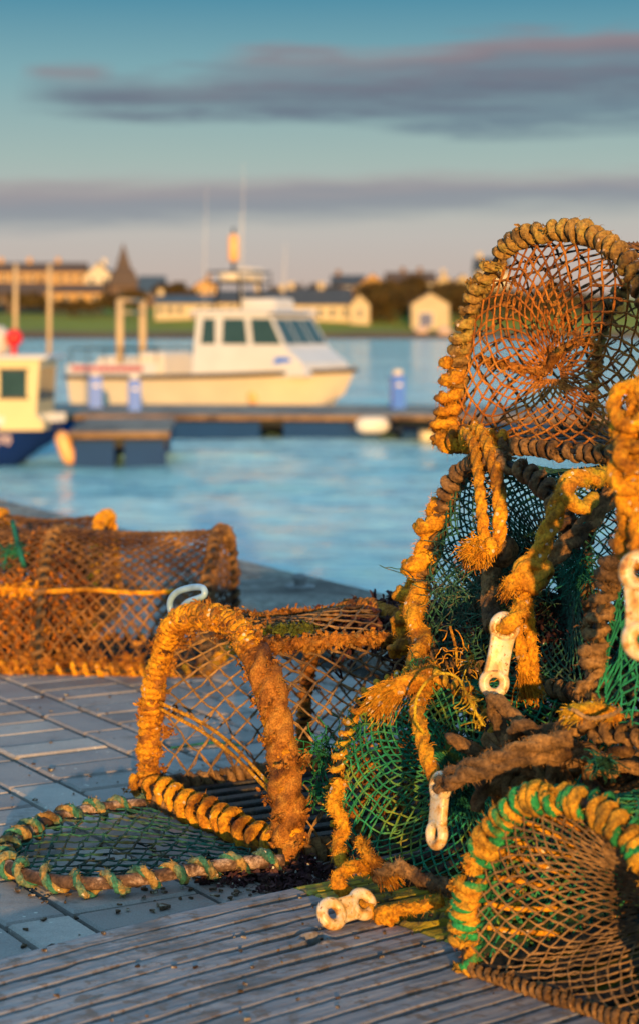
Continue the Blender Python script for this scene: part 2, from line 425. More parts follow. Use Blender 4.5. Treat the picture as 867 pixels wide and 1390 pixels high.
def resample(P, step, closed=False):
    P = np.asarray(P, float)
    if closed: P = np.vstack([P, P[:1]])
    d = np.r_[0, np.cumsum(np.linalg.norm(np.diff(P, axis=0), axis=1))]
    n = max(2, int(round(d[-1] / step)) + 1)
    t = np.linspace(0, d[-1], n)
    Q = np.stack([np.interp(t, d, P[:, k]) for k in range(3)], 1)
    return Q[:-1] if closed else Q
def spline(P, sub=8):
    """Catmull-Rom through the points"""
    P = np.asarray(P, float); P = np.vstack([2 * P[0] - P[1], P, 2 * P[-1] - P[-2]])
    out = []
    for i in range(1, len(P) - 2):
        a, b, c, d = P[i - 1], P[i], P[i + 1], P[i + 2]
        for t in np.linspace(0, 1, sub, endpoint=False):
            out.append(0.5 * ((2 * b) + (-a + c) * t + (2 * a - 5 * b + 4 * c - d) * t * t + (-a + 3 * b - 3 * c + d) * t ** 3))
    out.append(P[-2])
    return np.array(out)
def frames(P, closed=False):
    n = len(P)
    T = (np.roll(P, -1, 0) - np.roll(P, 1, 0)) if closed else np.gradient(P, axis=0)
    T = T / (np.linalg.norm(T, axis=1, keepdims=True) + 1e-12)
    N = np.zeros_like(T)
    a = np.array([0, 0, 1.0]) if abs(T[0][2]) < 0.9 else np.array([1.0, 0, 0])
    v = a - T[0] * a.dot(T[0]); N[0] = v / np.linalg.norm(v)
    for i in range(1, n):
        t = T[i]; v = N[i - 1] - t * (N[i - 1] @ t)
        N[i] = v / (math.sqrt(v @ v) + 1e-12)
    return T, N, np.cross(T, N)
def tube(mb, P, r, sides=8, lobes=0, tw=0.0, amp=0.25, closed=False, crust=0.0, cs=150, seed=0, sq=None):
    """tube along P; lobes/tw give laid-rope strands; crust roughens it"""
    P = np.asarray(P, float); n = len(P)
    T, N, B = frames(P, closed)
    r = np.broadcast_to(np.asarray(r, float), (n,)).copy()
    s = np.r_[0, np.cumsum(np.linalg.norm(np.diff(P, axis=0), axis=1))]
    th = np.linspace(0, 2 * np.pi, sides, endpoint=False)
    rr = np.repeat(r[:, None], sides, 1)
    if lobes:
        ph = th[None, :] - 2 * np.pi * s[:, None] / tw
        rr = rr * (1 - amp + 1.6 * amp * np.abs(np.cos(lobes / 2 * ph)))
    D = np.cos(th)[None, :, None] * N[:, None, :] + np.sin(th)[None, :, None] * B[:, None, :]
    V = P[:, None, :] + D * rr[..., None]
    if crust:
        V = V + D * (crust * fbm(V, cs, seed))[..., None]
    i = np.arange(n if closed else n - 1)[:, None]; j = np.arange(sides)[None, :]
    i2 = (i + 1) % n; j2 = (j + 1) % sides
    q = np.stack([i * sides + j + 0 * j2, i * sides + j2, i2 * sides + j2, i2 * sides + j + 0 * j2], -1).reshape(-1, 4)
    if lobes:
        mb.st[mb.c] = (np.mod(np.round(ph / (2 * np.pi) * lobes), lobes) / lobes + 0.05).ravel()
    if not closed:
        c = mb.c
        mb.add(V, q, D)
        mb.poly.append([c + k for k in range(sides)][::-1]); mb.poly.append([c + (n - 1) * sides + k for k in range(sides)])
    else:
        mb.add(V, q, D)
    return mb
def wrap(mb, P, rc, rw, pitch, closed=False, crust=0.0015, seed=0, jit=0.25, start=0.0, sides=12, step=None, lobes=3):
    """rope of radius rw wound round the path P of core radius rc"""
    r0 = np.random.default_rng(seed + 100)
    Pf = resample(P, pitch / 20, closed)
    T, N, B = frames(Pf, closed)
    s = np.r_[0, np.cumsum(np.linalg.norm(np.diff(Pf, axis=0), axis=1))]
    turns = s / pitch
    turns = turns + jit * np.interp(s, np.linspace(0, s[-1], max(3, int(s[-1] / pitch / 1.5))), r0.uniform(-1, 1, max(3, int(s[-1] / pitch / 1.5))))
    a = 2 * np.pi * turns + start
    rad = (rc + rw * 0.72) * (1 + 0.20 * np.interp(s, np.linspace(0, s[-1], 44), r0.uniform(-1, 1, 44)))
    Q = Pf + rad[:, None] * (np.cos(a)[:, None] * N + np.sin(a)[:, None] * B)
    rws = rw * (1 + 0.26 * np.interp(s, np.linspace(0, s[-1], 60), r0.uniform(-1, 1, 60)))
    Q = Q + rw * 0.5 * np.stack([vnoise(Q, 16, seed + k) for k in range(3)], 1)
    tube(mb, Q, rws, 14, lobes, rw * 7.5, 0.32, False, crust * .75, 110, seed)
    return Q
def fuzz(mb, count, length, width=0.0005, seed=0, droop=0.4, lo=None):
    """loose fibres standing off the surfaces collected so far"""
    count = int(count * 0.5); length = length * .85
    r0 = np.random.default_rng(seed + 5)
    V = np.concatenate(mb.v); Nn = np.concatenate(mb.n)
    ok = np.where(np.abs(Nn).sum(1) > 0.5)[0]
    k = r0.choice(ok, count)
    p = V[k]; d = Nn[k] + r0.normal(0, 0.6, (count, 3)); d /= np.linalg.norm(d, axis=1, keepdims=True)
    L = length * r0.uniform(0.3, 1.5, (count, 1))
    side = np.cross(d, r0.normal(0, 1, (count, 3))); side /= np.linalg.norm(side, axis=1, keepdims=True) + 1e-9
    mid = p + d * L * 0.55
    tip = mid + (d + np.array([0, 0, -droop]) + r0.normal(0, 0.5, (count, 3))) * L * 0.5
    w = width
    v = np.stack([p - side * w, p + side * w, mid + side * w * .8, mid - side * w * .8, tip + side * w * .3, tip - side * w * .3], 1)
    b = (np.arange(count) * 6)[:, None]
    q = np.concatenate([b + np.array([0, 1, 2, 3]), b + np.array([3, 2, 4, 5])])
    mb.add(v, q)
def strands(mb, P0, dirs, lens, r=0.0010, sides=4, seed=0, curl=0.35):
    """a bundle of loose twines / frayed rope yarns"""
    r0 = np.random.default_rng(seed + 9)
    for p, d, L in zip(P0, dirs, lens):
        d = np.asarray(d, float); d = d / np.linalg.norm(d)
        pts = [np.asarray(p, float)]
        for k in range(6):
            d = d + r0.normal(0, curl, 3) * 0.6 + np.array([0, 0, -0.08]); d /= np.linalg.norm(d)
            pts.append(pts[-1] + d * L / 6)
        tube(mb, spline(pts, 3), r, sides)
def clump(mb, C, n, size, wid, seed=0, down=0.0):
    """ragged little leaf strips and lumps around the points C"""
    r0 = np.random.default_rng(seed + 31)
    C = np.asarray(C, float)
    k = r0.integers(0, len(C), n)
    p = C[k] + r0.normal(0, size * 0.35, (n, 3))
    a = r0.normal(0, 1, (n, 3)) + np.array([0, 0, -down]); a /= np.linalg.norm(a, axis=1, keepdims=True)
    b = np.cross(a, r0.normal(0, 1, (n, 3))); b /= np.linalg.norm(b, axis=1, keepdims=True) + 1e-9
    c = np.cross(a, b)
    L = size * r0.uniform(0.3, 1.3, (n, 1)); w = wid * r0.uniform(0.4, 1.4, (n, 1))
    m = p + a * L * 0.5 + c * L * 0.25
    t = p + a * L
    v = np.stack([p - b * w * .5, p + b * w * .5, m + b * w, m - b * w, t + b * w * .4, t - b * w * .4], 1)
    bb = (np.arange(n) * 6)[:, None]
    mb.add(v, np.concatenate([bb + np.array([0, 1, 2, 3]), bb + np.array([3, 2, 4, 5])]))
OCT = np.array([(1, 0, 0), (0, 1, 0), (-1, 0, 0), (0, -1, 0), (0, 0, 1), (0, 0, -1)], float)
def segs(mb, A_, B_, r, sag=0.0, seed=0):
    """many short twines from A to B at once (3 rings each)"""
    A_ = np.asarray(A_); B_ = np.asarray(B_); n = len(A_)
    if n == 0: return
    r0 = np.random.default_rng(seed)
    d = B_ - A_; L = np.linalg.norm(d, axis=1, keepdims=True) + 1e-9; t = d / L
    ref = np.where(np.abs(t[:, 2:3]) < 0.9, np.array([[0, 0, 1.0]]), np.array([[1.0, 0, 0]]))
    u = np.cross(t, ref); u /= np.linalg.norm(u, axis=1, keepdims=True); w = np.cross(t, u)
    mid = (A_ + B_) / 2 + (u * r0.normal(0, 0.05, (n, 1)) + w * r0.normal(0, 0.05, (n, 1))) * L + np.array([0, 0, -1.0]) * sag * L
    th = np.arange(5) * 2 * np.pi / 5
    ring = u[:, None, :] * np.cos(th)[None, :, None] + w[:, None, :] * np.sin(th)[None, :, None]
    rr = r * r0.uniform(0.8, 1.25, (n, 1, 1))
    V = np.stack([A_[:, None, :] + ring * rr, mid[:, None, :] + ring * rr * 0.9, B_[:, None, :] + ring * rr], 1)
    b = (np.arange(n) * 15)[:, None, None]
    k = np.arange(2)[None, :, None] * 5; j = np.arange(5)[None, None, :]; j2 = (j + 1) % 5
    q = np.stack([b + k + j, b + k + j2, b + k + 5 + j2, b + k + 5 + j], -1).reshape(-1, 4)
    mb.add(V, q, np.broadcast_to(ring[:, None], V.shape).copy())
def knots(mb, K, r, seed=0):
    n = len(K)
    if n == 0: return
    r0 = np.random.default_rng(seed + 3)
    s = r * r0.uniform(0.75, 1.35, (n, 1, 3))
    V = np.asarray(K)[:, None, :] + OCT[None] * s
    b = (np.arange(n) * 6)[:, None]
    # quads of the octahedron: split as degenerate-free kite pairs (top and bottom)
    tri = [(0, 1, 4), (1, 2, 4), (2, 3, 4), (3, 0, 4), (1, 0, 5), (2, 1, 5), (3, 2, 5), (0, 3, 5)]
    c = mb.c
    mb.v.append(V.reshape(-1, 3)); mb.n.append(np.broadcast_to(OCT[None], V.shape).reshape(-1, 3).copy()); mb.c += n * 6
    for i in range(n):
        for t in tri: mb.poly.append([c + i * 6 + t[0], c + i * 6 + t[1], c + i * 6 + t[2]])
def netting(f, nu, nv, r, kr, closed_v=False, jit=0.16, holes=0.0, seed=0, square=False, sag=0.03, step=None):
    """diamond-mesh net draped on the surface f(u,v), u,v in 0..1"""
    mb = MB(); r0 = np.random.default_rng(seed + 77)
    nvv = nv if closed_v else nv + 1
    I, J = np.meshgrid(np.arange(nu + 1), np.arange(nvv), indexing='ij')
    ju = r0.uniform(-jit, jit, I.shape); jv = r0.uniform(-jit, jit, I.shape)
    ju[0] = 0; ju[-1] = 0
    if not closed_v: jv[:, 0] = 0; jv[:, -1] = 0
    Pn = f((I + ju) / nu, (J + jv) / nv)
    A_, B_, K = [], [], []
    for i in range(nu + 1):
        for j in range(nvv):
            if square:
                if i < nu: A_.append(Pn[i, j]); B_.append(Pn[i + 1, j])
                jj = (j + 1) % nvv if closed_v else j + 1
                if jj < nvv or closed_v: A_.append(Pn[i, j]); B_.append(Pn[i, jj])
                K.append(Pn[i, j]); continue
            if (i + j) % 2: continue
            K.append(Pn[i, j])
            if i < nu:
                for dj in (-1, 1):
                    jj = j + dj
                    if closed_v: jj %= nvv
                    elif jj < 0 or jj >= nvv: continue
                    A_.append(Pn[i, j]); B_.append(Pn[i + 1, jj])
            if i > 0:
                for dj in (-1, 1):
                    jj = j + dj
                    if closed_v: jj %= nvv
                    elif jj < 0 or jj >= nvv: continue
                    A_.append(Pn[i, j]); B_.append(Pn[i - 1, jj])
    A_ = np.array(A_); B_ = np.array(B_)
    keep = r0.random(len(A_)) > holes
    segs(mb, A_[keep], B_[keep], r, sag, seed)
    knots(mb, K, kr, seed)
    return mb

# ------------------------------------------------------------------ lobster pot parts (local frame: x = length, y = width, z up, front hoop at x = 0)
def arch(t, w, h, n=2.4, lean=0.0):
    a = np.pi * (1 - t)
    c, s = np.cos(a), np.sin(a)
    y = -w / 2 * np.sign(c) * np.abs(c) ** (2 / n)
    z = h * np.abs(s) ** (2 / n)
    return y * 1.0 + lean * z, z
def hoop_path(w, h, n=2.4, x=0.0, skew=0.0, m=70, lean=0.0, wob=0.0, seed=0):
    t = np.linspace(0, 1, m); y, z = arch(t, w, h, n, lean)
    P = np.stack([x + skew * y, y, z], 1)
    if wob: P += wob * np.stack([vnoise(P, 9, seed + k) for k in range(3)], 1)
    return P
def body_fn(w, h, n, x0, x1, skew, bays=2, sag=0.06, lean=0.0):
    def f(u, v):
        y, z = arch(v, w, h, n, lean)
        k = 1 - sag * np.abs(np.sin(np.pi * u * bays)) - 0.01
        return np.stack([x0 + (x1 - x0) * u + skew * y, y * k, z * k], -1)
    return f
def mouth_fn(w, h, n, x0, depth, c, rin, skew=0.0, power=1.5, lean=0.0, fold=0.0):
    """net drawn from the hoop in to an eye at c=(y,z)"""
    def f(u, v):
        top = np.clip(v / 0.72, 0, 1); y, z = arch(top, w, h, n, lean)
        q = np.clip((v - 0.72) / 0.28, 0, 1)
        y = np.where(v > 0.72, w / 2 * (2 * q - 1), y); z = np.where(v > 0.72, 0.0, z)
        e = 1 - u * (1 - rin)
        yy = c[0] + (y - c[0]) * e; zz = c[1] + (z - c[1]) * e
        xx = x0 + depth * (1 - e) ** power + skew * yy
        if fold: xx = xx + fold * np.sin(6 * zz / h + yy * 9) * u * (1 - u) * 4
        return np.stack([xx, yy, zz], -1)
    return f
def loop_frame(w, l, skew, m=14):
    y0, y1 = -w / 2, w / 2
    P = []
    for a, b in (((0, y0), (l, y0)), ((l, y0), (l, y1)), ((l, y1), (0, y1)), ((0, y1), (0, y0))):
        for t in np.linspace(0, 1, m, endpoint=False):
            x = a[0] + (b[0] - a[0]) * t; y = a[1] + (b[1] - a[1]) * t
            P.append((x + skew * y, y, 0))
    return np.array(P)

def wrapped_hoop(root, P, rc, rw, pitch, m_wrap, m_core=None, crust=0.0015, seed=0, fz=900, fl=0.006, name='hoop', zoff=0.0, jit=0.25, core_crust=0.0, part_label=None):
    hb = MB(); wrap(hb, P, rc, rw, pitch, crust=crust, seed=seed, jit=jit)
    fuzz(hb, fz, fl, seed=seed)
    Pc = resample(P, .01); r9 = np.random.default_rng(seed + 900); kk = r9.choice(len(Pc), max(3, len(Pc) // 5))
    off = r9.normal(0, 1, (len(kk), 3)); off /= np.linalg.norm(off, axis=1, keepdims=True)
    clump(hb, Pc[kk] + off * (rc + rw * 1.3), fz // 4, .009, .0022, seed, .3)
    o = hb.build(name, m_wrap, root)
    cb = MB(); tube(cb, resample(P, 0.008), rc, 10, crust=core_crust, seed=seed)
    cb.build('hoop_core' if name == 'hoop' else 'frame_core', m_core or M_black, o)
    if part_label: o['label'] = part_label
    return o

def make_pot(name, label, group, loc, yaw, w, h, l, n=2.4, skew=0.0, mesh=0.016, tw=0.0013, net_m=M_net_brown, rope_m=M_orange, rw=0.011, rc=0.009, pitch=0.032,
             mouth=None, back=True, crust=0.0015, fz=1200, seed=0, holes=0.03, rx=0.0, ry=0.0, bays=2, side_rope=None, slats=6, frame_m=None, body=True, lean=0.0, sag=0.06, wob=0.006, fl=0.006, jit=0.25, knot=2.3, fs=1.0):
    root = thing(name, loc, yaw, label, 'lobster pot', group, rx, ry)
    side_rope = side_rope or rope_m; frame_m = frame_m or M_brown
    P = hoop_path(w, h, n, 0.0, skew, lean=lean, wob=wob, seed=seed)
    wrapped_hoop(root, P, rc, rw, pitch, rope_m, crust=crust, seed=seed, fz=fz, fl=fl, jit=jit)
    for k in range(1, bays + 1):
        P = hoop_path(w, h * 0.98, n, l * k / bays, skew, lean=lean, wob=wob, seed=seed + k)
        wrapped_hoop(root, P, rc * 0.8, rw * 0.75, pitch * 0.9, side_rope, crust=crust, seed=seed + k, fz=fz // 3)
    fr = loop_frame(w, l, skew); fr[:, 2] += rc * 0.8
    wrapped_hoop(root, np.vstack([fr, fr[:1]]), rc * 0.9 * fs, rw * 0.8 * fs, pitch * 1.1 * fs, frame_m, crust=crust, seed=seed + 20, fz=fz // 2, name='base_frame')
    sb0 = None
    for k in range(slats):
        y = -w / 2 + w * (k + 0.5) / slats
        sb = MB(); sb.box((0.01, -0.012, 0), (l - 0.01, 0.012, 0.009), bev=0.002)
        if sb0 is None: sb0 = sb.build('slat', M_slat, root, smooth=False); o = sb0
        else: o = sb0.copy(); COL.objects.link(o); o.parent = root
        o.location = (skew * y, y, 0.004)
    if body:
        al = (w + 2 * h) * 0.82
        nb = netting(body_fn(w, h, n, 0.0, l, skew, bays, sag, lean), max(6, int(l / (mesh * .72))), max(6, int(al / (mesh * .72))), tw, tw * knot, seed=seed, holes=holes)
        nb.build('body_netting', net_m, root)
    if mouth:
        depth, c, rin, mm, mt, mtw = mouth
        per = al if body else (w + 2 * h) * 0.82
        per = per + w
        nb = netting(mouth_fn(w * .97, h * .97, n, 0.004, depth, c, rin, skew, lean=lean, fold=0.012), max(6, int(0.5 * (w + h) * 0.62 / (mm * .6))), 2 * int(per / (mm * .72) / 2), mtw, mtw * knot, closed_v=True, seed=seed + 4, holes=holes)
        nb.build('entrance_netting', mt, root)
    if back:
        nb = netting(mouth_fn(w * .97, h * .97, n, l - 0.004, -0.02, (0, h * .45), 0.08, skew, lean=lean), 9, 36, tw, tw * 2.2, closed_v=True, seed=seed + 6)
        nb.build('end_netting', net_m, root)
    return root
def mid_yaw(lft, rgt):
    l = np.array(lft[:2]); r = np.array(rgt[:2]); d = r - l
    return (l + r) / 2, math.atan2(d[1], d[0]) + math.pi / 2, float(np.linalg.norm(d))

# ================================================================== THE SETTING
WZ = -2.2                                  # harbour water level
e0 = np.array([-0.27, 6.37]); ed = np.array([0.31, -0.60]); ed /= np.linalg.norm(ed)     # line of the quay edge
en = np.array([ed[1], -ed[0]])             # towards the land is -en or +en, chosen below
if en @ (np.array([0, 0]) - e0) < 0: en = -en
# water sheet out to the horizon
mb = MB()
sx_ = np.linspace(-0.34, 0.34, 260); wy = 3.2 * (5200 / 3.2) ** np.linspace(0, 1, 1050)
SX, WY = np.meshgrid(sx_, wy, indexing='ij'); WX = SX * WY
pw = np.stack([WX * .55 + WY * .08, WY, 0 * WX], -1)
fade = np.clip(1.4 - WY / 110, 0, 1) * np.clip((0.34 - np.abs(SX)) * 30, 0, 1)
hw = .075 * vnoise(pw, 0.62, 1) + .045 * vnoise(pw, 1.5, 2) + .018 * vnoise(pw, 3.4, 3)
V = np.stack([WX, WY, WZ + hw * fade], -1); ny = len(wy); nx = len(sx_)
i, j = np.meshgrid(np.arange(nx - 1), np.arange(ny - 1), indexing='ij')
q = np.stack([i * ny + j, (i + 1) * ny + j, (i + 1) * ny + j + 1, i * ny + j + 1], -1).reshape(-1, 4)
mb.add(V, q)
y0_, y1_ = wy[0], wy[-1]
mb.face([(-.34 * y0_, y0_, WZ), (-.34 * y1_, y1_, WZ), (-4000, y1_, WZ), (-4000, -20, WZ), (-.34 * y0_, -20, WZ)])
mb.face([(.34 * y1_, y1_, WZ), (.34 * y0_, y0_, WZ), (.34 * y0_, -20, WZ), (4000, -20, WZ), (4000, y1_, WZ)])
tag(mb.build('water', M_water), kind='structure')

# quay body with bedding under the blocks
def along(s, d, z): p = e0 + ed * s + en * d; return (p[0], p[1], z)
mb = MB()
b0, b1, d0, d1 = -60, 60, 0.0, 60
top = [along(b0, d0, -0.012), along(b1, d0, -0.012), along(b1, d1, -0.012), along(b0, d1, -0.012)]
bot = [(p[0], p[1], WZ - 3) for p in top]
mb.add(top + bot, [(0, 1, 2, 3), (4, 7, 6, 5), (0, 4, 5, 1), (1, 5, 6, 2), (2, 6, 7, 3), (3, 7, 4, 0)])
tag(mb.build('quay', M_joint, smooth=False), kind='structure')
# coping stones along the edge
mb = MB(); s = -9.0
while s < 8:
    L = 0.95 + 0.1 * math.sin(s * 3)
    dz = 0.045 + 0.008 * math.sin(s * 7)
    def M(v, s=s):
        P = e0[None] + ed[None] * v[:, :1] + en[None] * v[:, 1:2]
        return np.concatenate([P, v[:, 2:3]], 1)
    mb.box((s, -0.06, -0.5), (s + L - 0.012, 0.42, dz), M, bev=0.02)
    s += L
tag(mb.build('coping', M_coping, smooth=False), kind='structure')

# block paving: strips of 200x100 blocks, each strip laid square to the joints
ua = np.array([0.51, -0.86]); ua /= np.linalg.norm(ua); va = np.array([-ua[1], ua[0]])
mb = MB(); r0 = np.random.default_rng(3)
b = 0.004
bq = np.array([(0, 1, 5, 4), (1, 2, 6, 5), (2, 3, 7, 6), (3, 0, 4, 7), (4, 5, 9, 8), (5, 6, 10, 9), (6, 7, 11, 10), (7, 4, 8, 11), (8, 9, 10, 11)])
anchor = np.array([-0.366, 3.353])
pos = -6.0; k = 0
strips = []
wseq = [0.2, 0.2, 0.1, 0.2, 0.2, 0.2, 0.1]
x = 0.0
for wd in [0.2, 0.1, 0.2, 0.1, 0.1, 0.2, 0.1, 0.2] * 9: strips.append((x, wd)); x += wd
x = 0.0
for wd in [0.1, 0.2, 0.1, 0.1] * 16: x -= wd; strips.append((x, wd))
for (v0, wd) in strips:
    un = 0.1 if wd > 0.15 else 0.2
    off = r0.uniform(0, un)
    for i in range(int(9.5 / un)):
        u0 = -5.2 + off + i * un
        c = anchor + ua * (u0 + un / 2) + va * (v0 + wd / 2)
        dist = (c - e0) @ en
        if dist < 0.42 + 0.05 or c[1] < -1.6 or c[1] > 11 or abs(c[0]) > 3.2 or abs(c[0]) > 1.0 + c[1] * 0.35: continue
        g = 0.0055
        tz = 0.0 + r0.normal(0, 0.0007); tx, ty = r0.normal(0, 0.003, 2)
        hu, hv = un / 2 - g, wd / 2 - g
        pts = []
        for zz, in_ in ((-0.03, 0), (-b, 0), (0, b)):
            for sx, sy in ((-1, -1), (1, -1), (1, 1), (-1, 1)):
                uu, vv = sx * (hu - in_), sy * (hv - in_)
                p = c + ua * uu + va * vv
                pts.append((p[0], p[1], zz + tz + tx * uu + ty * vv))
        mb.add(pts, bq)
pav = mb.build('pavement', M_stone, smooth=False); tag(pav, kind='structure')

# far shore: bank rising out of the water, low hill behind
def shore_z(x, y):
    t = (y - 450 - 3 * math.sin(x * 0.05)) / 1.0
    z = WZ - 0.6 + np.clip(t, -5, 6) * 0.22 + np.clip(t - 6, 0, 60) * 0.085 + np.clip(t - 66, 0, 120) * 0.05
    z += 0.5 * math.sin(x * 0.09 + y * 0.03) * min(1, max(0, t / 20)) + 1.6 * max(0, min(1, (t - 40) / 60)) * math.sin(x * 0.021 + 1)
    return z
gx = np.linspace(-420, 420, 141); gy = np.r_[np.linspace(440, 470, 13), np.linspace(475, 700, 26), 900, 1500]
V = [(x, y, shore_z(x, y)) for x in gx for y in gy]; ny = len(gy); q = []
for i in range(len(gx) - 1):
    for j in range(ny - 1): q.append((i * ny + j, (i + 1) * ny + j, (i + 1) * ny + j + 1, i * ny + j + 1))
mb = MB(); mb.add(V, q)
tag(mb.build('far_shore', M_grass), kind='structure')

# ================================================================== FAR SHORE BUILDINGS
def wall_mat(name, c): return flat_mat(name, c, 0.85, 0.12, 0.25)
MW_cream = wall_mat('cream_render', (0.50, 0.41, 0.28)); MW_white = wall_mat('white_render', (0.58, 0.52, 0.44))
MW_orange = wall_mat('ochre_render', (0.48, 0.28, 0.10)); MW_stone = wall_mat('brown_stone', (0.15, 0.095, 0.06)); MW_dstone = wall_mat('dark_stone', (0.13, 0.085, 0.07))
MR_slate = flat_mat('slate_roof', (0.045, 0.055, 0.075), 0.6, 0.2, 0.4); MR_brown = flat_mat('brown_roof', (0.085, 0.060, 0.050), 0.8, 0.2, 0.4)
MR_blue = flat_mat('blue_grey_roof', (0.045, 0.075, 0.12), 0.6, 0.2, 0.4)
M_glass = flat_mat('dark_window_glass', (0.02, 0.03, 0.04), 0.12, 0.1, 1)
M_bluedoor = flat_mat('blue_painted_door', (0.008, 0.04, 0.20), 0.5, 0.1, 1)
M_frame = flat_mat('white_painted_frame', (0.7, 0.68, 0.64), 0.5, 0.05, 1)

def house(name, label, group, px0, px1, pyb, pye, pyr, Y, depth, mw, mr, gable='side', wins=0, door=None, chim=(), yaw=0.0, ext=2.0, garage=None):
    """pyb base, pye eave, pyr ridge rows; gable 'side' = ridge runs across the view, 'front' = gable faces the viewer"""
    x0 = (px0 - 433.5) / FP * Y; x1 = (px1 - 433.5) / FP * Y; w = x1 - x0
    zb = HC - (pyb - HZ) / FP * Y; ze = HC - (pye - HZ) / FP * Y; zr = HC - (pyr - HZ) / FP * Y
    cx = (x0 + x1) / 2
    rt = thing(name, (cx, Y, zb), yaw, label, 'house', group)
    he, hr = ze - zb, zr - zb
    mb = MB(); a = w / 2; d = depth
    if gable == 'side':
        mb.box((-a, 0, -ext), (a, d, he))
        for sx in (-a, a): mb.face([(sx, 0, he), (sx, d, he), (sx, d / 2, hr)])
    else:
        mb.box((-a, 0, -ext), (a, d, he))
        for yy in (0, d): mb.face([(-a, yy, he), (a, yy, he), (0, yy, hr)])
    mb.build('wall', mw, rt, smooth=False)
    rb = MB(); o = 0.35; t = 0.25
    if gable == 'side':
        for s_, y0, y1 in ((1, -o, d / 2), (-1, d + o, d / 2)):
            k = (hr - he) / (d / 2); zl = he - o * k
            rb.add([(-a - o, y0, zl + .05), (a + o, y0, zl + .05), (a + o, y1, hr + .05), (-a - o, y1, hr + .05), (-a - o, y0, zl + t), (a + o, y0, zl + t), (a + o, y1, hr + t), (-a - o, y1, hr + t)],
                   [(0, 3, 2, 1), (4, 5, 6, 7), (0, 1, 5, 4), (1, 2, 6, 5), (2, 3, 7, 6), (3, 0, 4, 7)])
    else:
        for sx in (-1, 1):
            k = (hr - he) / a; zl = he - o * k
            rb.add([(sx * (a + o), -o, zl + .05), (sx * (a + o), d + o, zl + .05), (0, d + o, hr + .05), (0, -o, hr + .05), (sx * (a + o), -o, zl + t), (sx * (a + o), d + o, zl + t), (0, d + o, hr + t), (0, -o, hr + t)],
                   [(0, 3, 2, 1), (4, 5, 6, 7), (0, 1, 5, 4), (1, 2, 6, 5), (2, 3, 7, 6), (3, 0, 4, 7)])
    ro = rb.build('roof', mr, rt, smooth=False)
    for c in chim:
        cb = MB(); xx = c * a
        if gable == 'side': cb.box((xx - .7, d / 2 - .45, hr - 0.6), (xx + .7, d / 2 + .45, hr + 1.5)); cb.box((xx - .8, d / 2 - .55, hr + 1.5), (xx + .8, d / 2 + .55, hr + 1.7))
        else: cb.box((xx * .2 - .6, d - 1.2, hr - 1), (xx * .2 + .6, d - .2, hr + 1.4)); cb.box((xx * .2 - .7, d - 1.3, hr + 1.4), (xx * .2 + .7, d - .1, hr + 1.6))
        cb.build('chimney', mw, ro, smooth=False)
    for i in range(wins):
        xx = -a + w * (i + 0.5) / wins
        if door is not None and abs(xx - door * a) < 1.0: continue
        hw = min(0.65, w / wins * 0.28); z0, z1 = he * 0.35, he * 0.78
        wb = MB(); wb.box((xx - hw, -0.05, z0), (xx + hw, 0.02, z1))
        wo_ = wb.build('window', M_glass, rt, smooth=False)
        fb = MB()
        for (ax, az_, bx, bz) in ((-hw - .1, z0 - .1, hw + .1, z0), (-hw - .1, z1, hw + .1, z1 + .1), (-hw - .1, z0, -hw, z1), (hw, z0, hw + .1, z1)):
            fb.box((xx + ax, -0.09, az_), (xx + bx, 0.02, bz))
        fb.build('frame', M_frame, wo_, smooth=False)
    if door is not None:
        db = MB(); dw = garage or 0.5; db.box((door * a - dw, -0.06, 0), (door * a + dw, 0.02, min(he * 0.85, 3.2 if garage else 2.2)))
        do = db.build('door', M_bluedoor, rt, smooth=False)
        if garage:
            fb = MB(); zt = min(he * 0.85, 3.2)
            for (ax, z0_, bx, z1_) in ((-dw - .18, 0, -dw, zt), (dw, 0, dw + .18, zt), (-dw - .18, zt, dw + .18, zt + .2)):
                fb.box((door * a + ax, -0.10, z0_), (door * a + bx, 0.02, z1_))
            fb.build('door_frame', M_frame, do, smooth=False)
    return rt
HG = 'houses along the far shore'
house('terraced_house', 'long ochre terrace with dark slate roof at the far left skyline', HG, -40, 116, 388, 369, 357, 600, 9, MW_orange, MR_brown, wins=12, chim=(-.5, 0, .5), ext=8)
house('stone_house', 'low brown stone house below the ochre terrace, left of the green bank', HG, -30, 62, 418, 399, 384, 545, 10, MW_stone, MR_brown, wins=5, chim=(.8,), ext=3)
house('stone_house', 'brown stone house with gable between the terrace and the church', HG, 62, 138, 417, 397, 386, 530, 9, MW_orange, MR_brown, wins=4, chim=(-.7,), ext=3)
house('gabled_house', 'pale gable-ended house just left of the church spire', HG, 116, 152, 390, 374, 357, 590, 14, MW_white, MR_slate, gable='front', wins=2, chim=(.5,), ext=7)
house('slate_roofed_house', 'blue-grey slate roofed house directly right of the church', HG, 188, 222, 418, 398, 375, 560, 12, MW_dstone, MR_blue, wins=2, ext=4)
house('gabled_house', 'small sunlit ochre gable house on the skyline behind the white cottages', HG, 262, 296, 402, 390, 379, 580, 12, MW_orange, MR_slate, gable='front', wins=2, chim=(.5,), ext=5)
house('white_cottage', 'long cream cottage with dark slate roof left of the white boat cabin', HG, 211, 292, 432, 412, 401, 500, 8, MW_cream, MR_blue, wins=6, door=0.3, chim=(-.85,), ext=2)
house('white_cottage', 'cream cottage with dark roof seen directly behind the white boat mast', HG, 294, 388, 432, 411, 395, 505, 9, MW_cream, MR_slate, wins=7, chim=(.2, .9), ext=2)
house('white_cottage', 'cream cottage with slate roof standing right of the white boat cabin', HG, 391, 476, 440, 413, 392, 490, 10, MW_cream, MR_slate, wins=5, door=-0.2, chim=(-.9, .05), ext=2)
